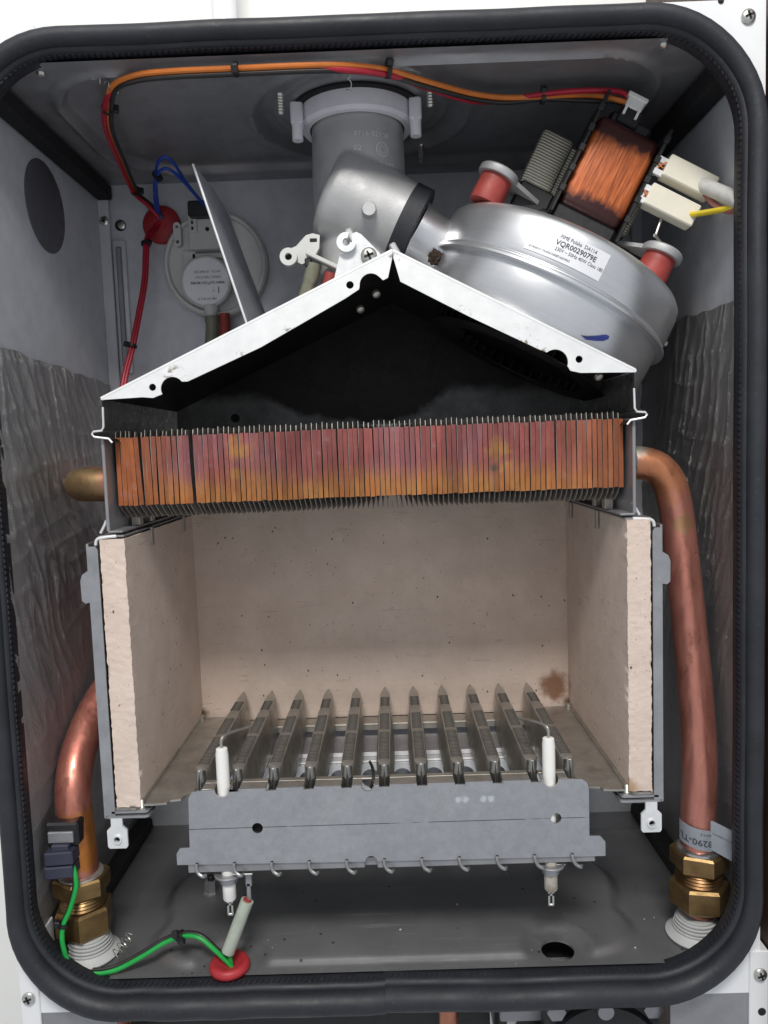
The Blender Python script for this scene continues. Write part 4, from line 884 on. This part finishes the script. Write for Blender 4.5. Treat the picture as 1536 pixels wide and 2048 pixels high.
for i, x in enumerate(BX):
    a = MB(); a.tube([(x-1.6, 1.4, 66.6), (x-1.5, .4, 64.4), (x-.2, -.6, 62), (x+2.2, -1, 60.6), (x+3.4, .6, 60.2)], 1.0, 8); a.box((x-2.2, 2, 64.2), (x-.6, 4, 67), .1)
    if hk0 is None: hk0 = obj('bar_hook', a, 'steel', bu); bx0 = x
    else:
        a.bm.free(); o = hk0.copy(); COL.objects.link(o); o.location = ((x-bx0)*S, 0, -.0001*i)
# side rails and rear deck between the bars
for sg, xa, xb in ((-1, -139, -113.5), (1, 131.5, 106.5)):
    pts = [(xa, 146), (xb, 146), (xb, 20), (xb+sg*4, 18), (xb+sg*5, 13), (xb+sg*11, 12), (xb+sg*12, 9), (xa+sg*-6, 8), (xa, 8)]
    a = MB(); a.plate(pts, [], lambda p, q: (p, q, 97.6), (0, 0, 1.1)); obj('side_rail', a, 'steel_dull', bu)
a = MB(); a.box((-114, 132, 90), (107, 147, 95), .4); obj('rear_crossbar', a, 'steel_dull', bu)
# manifold plate with gas ports visible between the bars
a = MB(); a.plate([(-112, 60), (105, 60), (105, 84), (-112, 84)], [circ(x+10.4, 74, 6.4, 20) for x in BX[:-1]], lambda p, q: (p, 88, q), (0, 1.5, 0)); obj('port_plate', a, 'zinc_bright', bu)
a = MB(); a.box((-112, 89.5, 84), (105, 100, 85.4), .3); obj('port_plate_lip', a, 'zinc_bright', bu)
a = MB(); a.box((-112, 96, 58), (105, 130, 88), 2); obj('gas_manifold', a, 'zinc_dark', bu)
a = MB(); a.tube([(-11, 8, 104), (-9.5, 9, 108), (-9.6, 14, 112), (-11.4, 22, 113)], .9, 8); obj('hanging_wire', a, 'black_plastic', bu)

# ------------------------------------------------------------------ electrodes
def electrode(x, sgn, dirty, label):
    t = thing('electrode', (x, 7, 35), label, 'electrode', 'ceramic electrodes of the burner')
    a = MB(); a.lathe([(3.4, 66), (3.55, 70), (3.55, 126), (3.1, 129.6), (2.4, 130)], (x, 7.2, 0), (0, 0, 1), 28); obj('ceramic_rod', a, 'ceramic', t)
    a = MB(); a.lathe([(3.0, 42), (3.7, 43), (3.7, 53)], (x, 7.2, 0), (0, 0, 1), 28); a.lathe([(3.5, 57), (3.7, 58), (3.7, 63), (2.6, 68)], (x, 7.2, 0), (0, 0, 1), 28); obj('lower_ceramic', a, 'ceramic_dirty' if dirty else 'ceramic', t)
    a = MB(); a.tube([(x, 7.2, 129), (x, 7.2, 134), (x+sgn*1.2, 9, 136), (x+sgn*5, 15, 136), (x+sgn*13, 28, 134)], .85, 10); obj('spark_rod', a, 'steel_dull', t)
    a = MB(); a.lathe([(3.8, 56), (7.6, 56.6), (8, 57.6), (7.4, 58), (3.8, 57.6)], (x, 7.2, 0), (0, 0, 1), 32, caps=False); a.lathe([(4.9, 52.6), (5.1, 56.6)], (x, 7.2, 0), (0, 0, 1), 24); a.box((x+2, 5, 57), (x+sgn*14 if sgn > 0 else x+8, 13, 58), .3); obj('mounting_ring', a, 'zinc', t)
    a = MB(); a.box((x-1.7, 6.9, 33.5), (x-.6, 7.6, 43), .1); a.box((x+.6, 6.9, 33.5), (x+1.7, 7.6, 43), .1); a.box((x-1.7, 6.9, 38.5), (x+1.7, 7.6, 40), .1); a.box((x-1.6, 6.9, 32.5), (x+1.6, 7.6, 33.8), .2); obj('blade_terminal', a, 'screw', t)
electrode(-92.6, 1, False, 'clean white ceramic electrode above the red floor grommet')
electrode(88, -1, True, 'white ceramic electrode with brown scorched lower end above the floor hole')

# ignition lead in its grey green sleeve
t = thing('ignition_lead', (-93.9, 7, 2.6), 'grey green insulating sleeve leaning from the red floor grommet', 'ignition lead')
a = MB(); a.tube([(-83.2, 9, 40), (-89, 8, 26), (-95.2, 7, 11)], 3.7, 20); obj('sleeve', a, 'sleeve_green', t)
a = MB(); a.cyl((-83.6, 9, 39), (-83.0, 9.1, 40.6), 2.4, n=16); obj('inner_lead', a, 'brick_rubber', t)
a = MB(); a.box((-83.3, 9, 40), (-81, 10.4, 50), .3); a.box((-83.8, 9, 48), (-80.2, 12, 57), .4); obj('crimp_terminal', a, 'zinc_dark', t)
a = MB(); a.tube([(-95, 7, 12), (-94, 7, 6), (-93.6, 7.2, 2.6)], 1.2, 10); obj('lead_tail', a, 'wire_green', t)

# ================================================================== PIPES
def hexnut(c, z0, z1, af, rot=0, ax=(0, 0, 1)):
    a = MB(); rc = af/math.sqrt(3); h = z1-z0
    a.lathe([(rc*.9, 0), (rc, h*.12), (rc, h*.9), (rc*.92, h)], (c[0], c[1], z0), ax, 6, ngon_rot=rot); return a
def thread(c, z0, z1, r, n=4):
    a = MB(); prof = []
    for i in range(n*2+1): prof.append((r if i % 2 else r-.8, (z1-z0)*i/(n*2)))
    a.lathe(prof, (c[0], c[1], z0), (0, 0, 1), 40); return a
def bellows(c, label):
    prof = [(17, 1), (17.2, 1.8), (16, 2.8), (13.8, 4), (12.8, 5)]
    z = 5.2
    for k in range(4): r = 12.6-.55*k; prof += [(r+.5, z), (r+.6, z+.8), (r-.9, z+1.1), (r-.9, z+1.5)]; z += 1.8
    prof += [(10.6, z), (10.4, z+.8), (9.2, z+.9)]
    a = MB(); a.lathe(prof, (c[0], c[1], 0), (0, 0, 1), 56); return solo('pipe_boot', a, 'grommet', label, 'rubber boot', 'ribbed rubber boots on the floor', origin=(c[0], c[1], 1), angle=25)
t = thing('flow_pipe', (178, 27, 14), 'long pink copper pipe bending down from the heat exchanger to a brass union', 'pipe')
a = MB(); a.tube([(136, 56, 278), (152, 55.5, 278.2), (164, 55, 275), (171.5, 54, 266), (175, 53, 252), (176.6, 51.5, 236), (178.5, 45, 196), (181, 37, 138), (180.2, 30, 100), (178.6, 27.5, 75), (178.4, 27, 50)], 9.9, 32, sub=8); obj('pipe', a, 'copper_r', t)
a = MB(); a.lathe([(10, 0), (11.6, .8), (11.9, 3), (11.7, 8), (10.6, 10.5), (10, 11)], (140, 56, 278), (1, 0, 0), 36); tag(obj('solder_collar', a, 'zinc', t), 'pale solder ring')
c = (178.6, 27)
obj('union_nut', hexnut(c, 41.5, 53, 28, R(8)), 'brass', t); a = thread(c, 33.5, 41.5, 13); obj('thread', a, 'brass_brown', t); obj('union_body', hexnut(c, 18.5, 33.8, 29, R(20)), 'brass', t)
a = MB(); a.lathe([(10.1, 0), (12.8, 0), (12.2, 1.6), (10.1, 2.4)], (*c, 52.6), (0, 0, 1), 36); obj('olive_ring', a, 'steel', t)
a = MB(); a.cyl((*c, 14), (c[0]+.4, c[1], 19), 9.3, n=28); obj('lower_pipe', a, 'copper_low', t)
bellows((176.6, 26), 'light grey ribbed rubber boot below the long copper pipe')
t = thing('return_pipe', (-184, 28, 12), 'copper pipe elbow beside the cream boards ending in a brass union', 'pipe')
a = MB(); a.tube([(-146, 62, 276), (-165, 62, 276), (-176, 63, 276), (-184, 68, 276), (-187.5, 78, 276), (-187, 95, 276), (-184, 118, 274), (-176, 134, 262), (-172, 138, 235), (-171, 136, 200), (-172, 126, 172), (-177, 104, 154), (-186, 74, 135), (-188.6, 50, 118), (-188.4, 37, 104), (-187.2, 31, 90), (-185.8, 28.5, 70), (-184.8, 28, 48)], 10.4, 32, sub=8); obj('pipe', a, 'copper_l', t)
a = MB(); a.lathe([(10.4, 0), (11.6, 1), (11.4, 6), (10.4, 8)], (-150, 62, 276), (-1, 0, 0), 36); obj('solder_collar', a, 'brass_brown', t)
c = (-184.4, 28)
obj('union_nut', hexnut(c, 37.5, 48.5, 28, R(0)), 'brass', t); a = thread(c, 29.8, 37.8, 13); obj('thread', a, 'brass', t); obj('union_body', hexnut(c, 13.5, 30, 29, R(12)), 'brass', t)
a = MB(); a.lathe([(10.5, 0), (13, 0), (12.4, 1.4), (10.5, 2.2)], (*c, 48), (0, 0, 1), 36); obj('olive_ring', a, 'steel_dull', t)
a = MB(); a.cyl((c[0]+1.6, c[1]-2, 9), (*c, 14), 9.3, n=28); obj('lower_pipe', a, 'copper_low', t)
b2 = bellows((-181, 25), 'light grey ribbed rubber boot below the copper elbow')

# paper tag on the long pipe
t = thing('pipe_tag', (178.4, 17, 56), 'pale paper tag wrapped round the long copper pipe', 'tag')
pc = (178.5, 27.6)
def ftag(x, y, off=0.):
    """wrapped part: x = arc length from the left, y = height"""
    an = R(-88)+x/10.3; return (pc[0]+(11.1+off)*math.sin(an), pc[1]-(11.1+off)*math.cos(an), 59.3+y-.30*x*.6)
a = MB(); a.grid(16, 2, lambda u, v: ftag(22.5*u, 12.4*v)); e0, e1 = Vector(ftag(22.5, 0)), Vector(ftag(22.5, 12.4))
bmesh.ops.solidify(a.bm, geom=a.bm.faces[:], thickness=.15)
obj('wrapped_band', a, 'tag', t)
F0 = Vector((181.2, 16.8, 57.4)); FU = Vector((13.3, -5.6, -5.4)); FV = Vector((0, 0, 17.2))
fl2 = [(0, 0), (.06, .0), (1, -.06), (1.04, .0), (1.04, .94), (.98, 1.0), (.05, 1.02), (0, .98)]
a = MB(); vs = [a.bm.verts.new(F0+FU*u+FV*v) for u, v in fl2]; a.face(vs); bmesh.ops.solidify(a.bm, geom=a.bm.faces[:], thickness=.2); obj('loose_flap', a, 'tag', t, flat=True)
a = MB(); a.text('8290-TL', 5.2, lambda x, y, z: ftag(10.5-x, 4.6-y, .3), bold=.05); a.text('0060014-4', 1.8, lambda x, y, z: ftag(17-x, 9.6-y, .3))
nf = FU.cross(FV).normalized(); sgn = 1 if nf.y < 0 else -1
a.text('9290 764-6090017-4', 1.4, lambda x, y, z: tuple(F0+FU*(.48-x/15)+FV*(.60-y/17)+nf*sgn*.3)); obj('printed_text', a, 'ink', t, flat=True)

# clip-on sensor with green wire
t = thing('pipe_sensor', (-187, 18, 57), 'dark clip-on temperature sensor and slate plug on the copper elbow', 'sensor')
a = MB(); a.box((-197.4, 14, 72), (-178.6, 30, 86), 1.2); obj('clip', a, 'black_plastic', t)
a = MB(); a.box((-195.5, 12.4, 75), (-181, 14.6, 81.5), .5); obj('metal_band', a, 'zinc_dark', t)
a = MB(); a.box((-196.8, 8.5, 63.8), (-180.4, 19, 71.5), .7, Matrix.Rotation(R(-3), 3, 'Y')); a.box((-197, 8, 56.2), (-180.6, 19, 63.2), .7, Matrix.Rotation(R(-3), 3, 'Y')); obj('plug', a, 'slate_plastic', t)
a = MB(); a.box((-193, 10, 70), (-183, 20, 75), .6); obj('plug_latch', a, 'slate_plastic', t)
t = thing('green_wire', (-180.5, 15, 2), 'bright green sensor wire hanging beside the brass union', 'wire')
a = MB(); a.tube([(-182, 12, 62), (-180.0, 10, 57), (-179.8, 9, 50), (-183.6, 7.6, 38.1), (-186.6, 5.6, 31.2), (-187.4, 4, 23), (-185.2, 4, 11), (-180, 5, 3.5)], 1.35, 10); obj('wire', a, 'wire_green', t)
a = MB(); a.tube([(-182.6, 13, 62), (-181.2, 11, 57), (-181.2, 10, 50), (-184.8, 8.6, 38.1), (-187.6, 6.6, 31.2), (-188.2, 5, 23), (-186, 5, 11), (-181, 6, 3.5)], 1.2, 10); obj('wire', a, 'wire_black', t)
cable_tie(t, (-187, 6, 30.5), (.2, .1, 1), 2, (-1, 0, .2))
t = thing('green_wire', (-130, 8, 2), 'green and black wire pair arching over the floor to the red grommet', 'wire')
a = MB(); a.tube([(-172, 5, 2.0), (-165, 5, 2.2), (-156.2, 6, 4.0), (-142.8, 9, 9.5), (-132.2, 12, 14.4), (-120.6, 12, 18), (-111.5, 10, 17.8), (-102.8, 8, 11.7), (-94.3, 7, 3.2), (-94, 7, 2.4)], 1.35, 10); obj('wire', a, 'wire_green', t)
a = MB(); a.tube([(-172, 6, 3.4), (-165, 6, 3.8), (-156.4, 7.4, 5.6), (-143.1, 10.4, 11), (-132.5, 13.2, 15.8), (-120.8, 13.2, 19.2), (-110.8, 11, 18.6), (-101.9, 9, 11.6), (-93.8, 8, 3.4), (-93.4, 8, 2.4)], 1.2, 10); obj('wire', a, 'wire_black', t)
cable_tie(t, (-124.6, 12.6, 17.6), (1, 0, .35), 2.1, (0, -.6, .8)); cable_tie(t, (-122.6, 12.6, 18.2), (1, 0, .35), 2.1, (0, -1, -.6))
# red grommets
a = MB(); a.lathe([(9.5, -.5), (11.2, .4), (11.6, 2.4), (10.6, 4.4), (8.8, 5), (6.5, 3.6), (2, 2.4)], (-95, 8.5, 0), (0, 0, 1), 48); solo('cable_grommet', a, 'red_rubber', 'dished red rubber grommet in the floor where the green wires enter', 'grommet', 'red rubber grommets', origin=(-95, 8.5, 0), angle=60)
a = MB(); a.lathe([(13.8, 0), (14, 2), (13, 3.4), (5, 4.4), (3, 4.4)], (-156.6, 180, 462), (0, -1, 0), 48); gr = solo('cable_grommet', a, 'red_rubber', 'flat red rubber grommet on the back wall where blue wires emerge', 'grommet', 'red rubber grommets', origin=(-156.6, 180, 462), angle=60)
a = MB(); a.lathe([(1.8, 0), (3, 0), (3, 2), (1.8, 2)], (-157.4, 175.8, 464), (0, -1, .2), 20, caps=False); obj('cable_lip', a, 'brick_rubber', gr, local=False, origin=None) if False else a.bm.free()

# hex standoff lying against the floor
a = MB(); a.lathe([(4.6, 0), (4.6, 1.4), (4, 2), (3.9, 9), (2.6, 9.6)], (-122, 78, 3.4), (.06, 0, 1), 6); a.mi = 1; a.lathe([(2, 11.4), (2.2, 12), (2.2, 15.4), (1.6, 16)], (-122, 78, 0), (.06, 0, 1), 16)
solo('floor_standoff', a, ['zinc_dark', 'black_plastic'], 'small hexagonal standoff with black tip on the floor', 'standoff', origin=(-122, 78, 3.4))
# pale tube below the floor hole
a = MB(); a.tube([(85, 27, -34), (98, 7, -3.4)], 3.0, 14, smooth=False); solo('lower_tube', a, 'sleeve_white', 'pale plastic tube seen through the round hole in the floor', 'tube', origin=(85, 27, -34))

# ================================================================== WIRES UNDER THE CEILING
HP = [(p[0], p[1], p[2]-(2 if 4 <= i <= 16 else 0)) for i, p in enumerate(((-156.1, 176, 467.7), (-161.9, 170, 474.6), (-167.5, 155, 480), (-160.5, 105, 484.6), (-154.5, 69.9, 489), (-144.7, 40.7, 489), (-134.5, 17.9, 489), (-118.7, 6.6, 489.2), (-98.3, 3.6, 489.2), (-65.5, 3.2, 489.2), (-32.5, 3.0, 489.2), (-9.9, 4.5, 489.2), (11.7, 10.9, 489), (31.8, 24.4, 489), (57.6, 41, 489), (78.1, 48.2, 489), (99.4, 48.8, 489), (126.9, 51.4, 488), (140, 49, 484.3), (152.5, 49, 479.5)))]
hs = thing('wiring_harness', (-3, 60, 478), 'red and orange wires tied along the ceiling to the fan motor', 'wiring')
a = MB(); a.tube([(x, y, z) for x, y, z in HP], 1.5, 10); obj('orange_wire', a, 'wire_orange', hs)
RP = [tuple(p[k]+((-1.2, -2.2, -1.4)[k] if i < 6 else (0, 2.2, -.2)[k] if i < 11 else (0, .4, -2.2)[k]) for k in range(3)) for i, p in enumerate(HP[:13])]+[(31.9, 28, 485.4), (55.1, 44, 485), (71.6, 51.6, 486.6), (98.9, 46.6, 487.4), (116.7, 44.3, 487.4), (135.1, 45.3, 487.4), (145.7, 48, 486.4), (150.7, 50, 479.5)]
a = MB(); a.tube(RP, 1.5, 10); obj('red_wire', a, 'wire_red', hs)
BP = [tuple(p[k]+((1.8, .6, -1.4)[k] if i < 7 else (0, 1.2, -2.3)[k]) for k in range(3)) for i, p in enumerate(HP[:16])]+[(100, 50, 486), (126, 52, 485), (142, 51, 483.5), (151, 51, 479.5)]
a = MB(); a.tube(BP, 1.3, 10); obj('black_wire', a, 'wire_black', hs)
for i, hdv in ((2, (1, -.4, 0)), (5, (1, -.5, 0)), (9, (0, -1, -.4)), (12, (0, -.6, .8)), (16, (0, -1, 1))):
    d = Vector(HP[i+1])-Vector(HP[i-1]); cable_tie(hs, Vector(HP[i])+Vector((0, 0, -.6)), d, 2.9, hdv)
t = thing('red_wire_pair', (-170, 158, 337), 'red wires dropping from the wall grommet to the hood corner', 'wire')
RL = [(-157, 176.4, 464), (-160.7, 174.5, 459.3), (-164.9, 165, 447.9), (-166.9, 160, 418.6), (-171.2, 155, 393.1), (-175.7, 150, 369.6), (-180.2, 145, 349.9), (-182.6, 140, 332)]
a = MB(); a.tube(RL, 1.5, 10); obj('wire', a, 'wire_red', t)
a = MB(); a.tube([(x+1.7, y+.6, z) for x, y, z in RL], 1.4, 10); obj('wire', a, 'wire_red', t)
cable_tie(t, (-165, 164.5, 445), (.1, .3, 1), 2.8, (1, -1, 0)); cable_tie(t, (-175, 150.4, 370.7), (.2, .2, 1), 2.8, (-1, -1, 0))
t = thing('blue_wire_pair', (-157, 174, 468), 'two blue wires looping from the wall grommet to the pressure switch', 'wire')
a = MB(); a.tube([(-157.6, 177, 465), (-158.0, 172, 469.7), (-152.5, 150, 476), (-144.7, 128, 481.7), (-139.2, 118, 485.4), (-133.9, 116, 487), (-129.8, 122, 483.9), (-126.3, 135, 476.8), (-120.8, 150, 469.7), (-118.2, 154, 465)], 1.1, 10); obj('wire', a, 'wire_blue', t)
a = MB(); a.tube([(-156.6, 177, 465), (-156.2, 172, 469.6), (-150.5, 148, 475.3), (-142.9, 126, 479.3), (-136, 120, 481.2), (-130.6, 124, 479.2), (-124.5, 138, 473.5), (-118.5, 153, 466.4)], 1.1, 10); obj('wire', a, 'wire_blue', t)
cable_tie(t, (-144, 127, 480.3), (1, -1.6, .6), 2, (1, -.3, -1))

# thin wire springs stuck to the panels
def spring(c, ax, n, r, l, label):
    ax = Vector(ax).normalized(); x = ax.orthogonal().normalized(); y = ax.cross(x); P = []
    for i in range(n*12+1):
        t_ = i/12*2*math.pi; P.append(Vector(c)+ax*l*i/(n*12)+(x*math.cos(t_)+y*math.sin(t_))*r)
    a = MB(); a.tube(P, .28, 6, smooth=False); return solo('wire_spring', a, 'screw', label, 'spring', 'thin wire springs', origin=c)
spring((-9, 8, 491), (0, .75, -.25), 3, 1.4, 22, 'fine coil of wire hanging from the ceiling before the flue collar')
spring((-141, 14, 490), (.9, .5, -.35), 3, 2.2, 14, 'fine coil of wire hanging from the ceiling by the harness bend')
spring((-163, 14, 5), (.5, .6, .5), 4, 3.2, 14, 'fine coil of wire lying against the ribbed boot')

# ================================================================== THINGS BELOW AND ABOVE
a = MB(); a.cyl((-176, 34, -90), (-176, 34, -26), 12, n=28); solo('lower_pipe_stub', a, 'copper_low', 'copper pipe stub below the gasket by the grey bracket and white post', 'pipe', 'pipes below the chamber', origin=(-176, 34, -90))
a = MB(); a.cyl((30, 34, -90), (30, 34, -22), 6, n=28); solo('lower_pipe_stub', a, 'copper_low', 'thin copper pipe stub below the gasket beside the pale hose', 'pipe', 'pipes below the chamber', origin=(30, 34, -90))
a = MB(); a.tube([(60, 40, -90), (66, 34, -60), (76, 32, -34)], 4, 16); solo('lower_hose', a, 'sleeve_white', 'pale hose slanting up below the gasket', 'hose', origin=(60, 40, -90))
t = thing('circulation_pump', (117, 30, -90), 'black pump head with bolt heads just below the gasket', 'pump')
a = MB(); a.lathe([(36, 0), (36, 10), (33, 15), (20, 17)], (117, 22, -62), (0, -1, 0), 48); a.box((84, 10, -84), (150, 30, -27), 3); obj('pump_body', a, 'black_plastic', t)
a = MB(); a.box((60, 30.5, -84), (150, 112, -16), 2); obj('light_blocker', a, 'black_plastic', t)  # added dark box that keeps light out from under the floor hole
for x in (90, 145):
    a = MB(); a.lathe([(5.5, 0), (5.5, 3), (3, 4)], (x, 10, -31.5), (0, -1, 0), 6); obj('bolt_head', a, 'zinc_dark', t)
a = MB(); a.lathe([(3.0, 0), (4.5, 0), (4.5, 3)], (117, 6, -29), (0, -1, 0), 20); obj('pump_port', a, 'zinc_dark', t)
a = MB()
for k in range(12): a.lathe([(5.2, 0), (6, .8), (6, 2.4), (5.2, 3.2)], (-10+3.4*k, 46, -36), (1, 0, 0), 20)
solo('corrugated_conduit', a, 'black_plastic', 'black corrugated conduit crossing below the gasket', 'conduit', origin=(0, 46, -42))
a = MB(); a.box((60, 24, -50), (86, 34, -27), 1); solo('lower_valve', a, 'zinc_dark', 'small grey valve block below the gasket', 'valve', origin=(73, 29, -50))
a = MB(); a.cyl((-99, 160, 509), (-99, 160, 900), 8.6, n=32); solo('riser_pipe', a, 'white_paint', 'white vertical pipe behind the top edge of the casing', 'pipe', origin=(-99, 160, 509))
a = MB(); a.box((-196, 2, 509), (-167, 16, 512.6), .8); solo('top_clip', a, 'white_paint', 'small white clip on top of the casing corner', 'clip', origin=(-182, 9, 509))
a = MB(); a.box((207, -10, -400), (226, 195, 700), .6); solo('cabinet_side', a, 'wood', 'dark brown cabinet side panel right of the casing', 'cabinet', origin=(216, 92, -400))

# crumbs and dust left on the floor after cleaning
random.seed(5); a = MB()
for k in range(32):
    x = random.uniform(-170, 165); y = 5+random.random()**2*95; r_ = random.choice((.2, .25, .3, .4, .6)); a.mi = random.choice((0, 0, 1))
    m_ = Matrix.Translation((x, y, hfloor(x, y)+r_*.5)) @ Matrix.Rotation(random.random()*6, 4, 'Z') @ Matrix.Diagonal((r_*random.uniform(.7, 1.6), r_, r_*.7, 1))
    g = bmesh.ops.create_icosphere(a.bm, subdivisions=1, radius=1, matrix=m_); a._f({f for v in g['verts'] for f in v.link_faces})
solo('floor_crumbs', a, ['board', 'rust'], 'pale and brown crumbs scattered over the chamber floor', 'debris', kind='stuff', origin=(0, 30, 0))
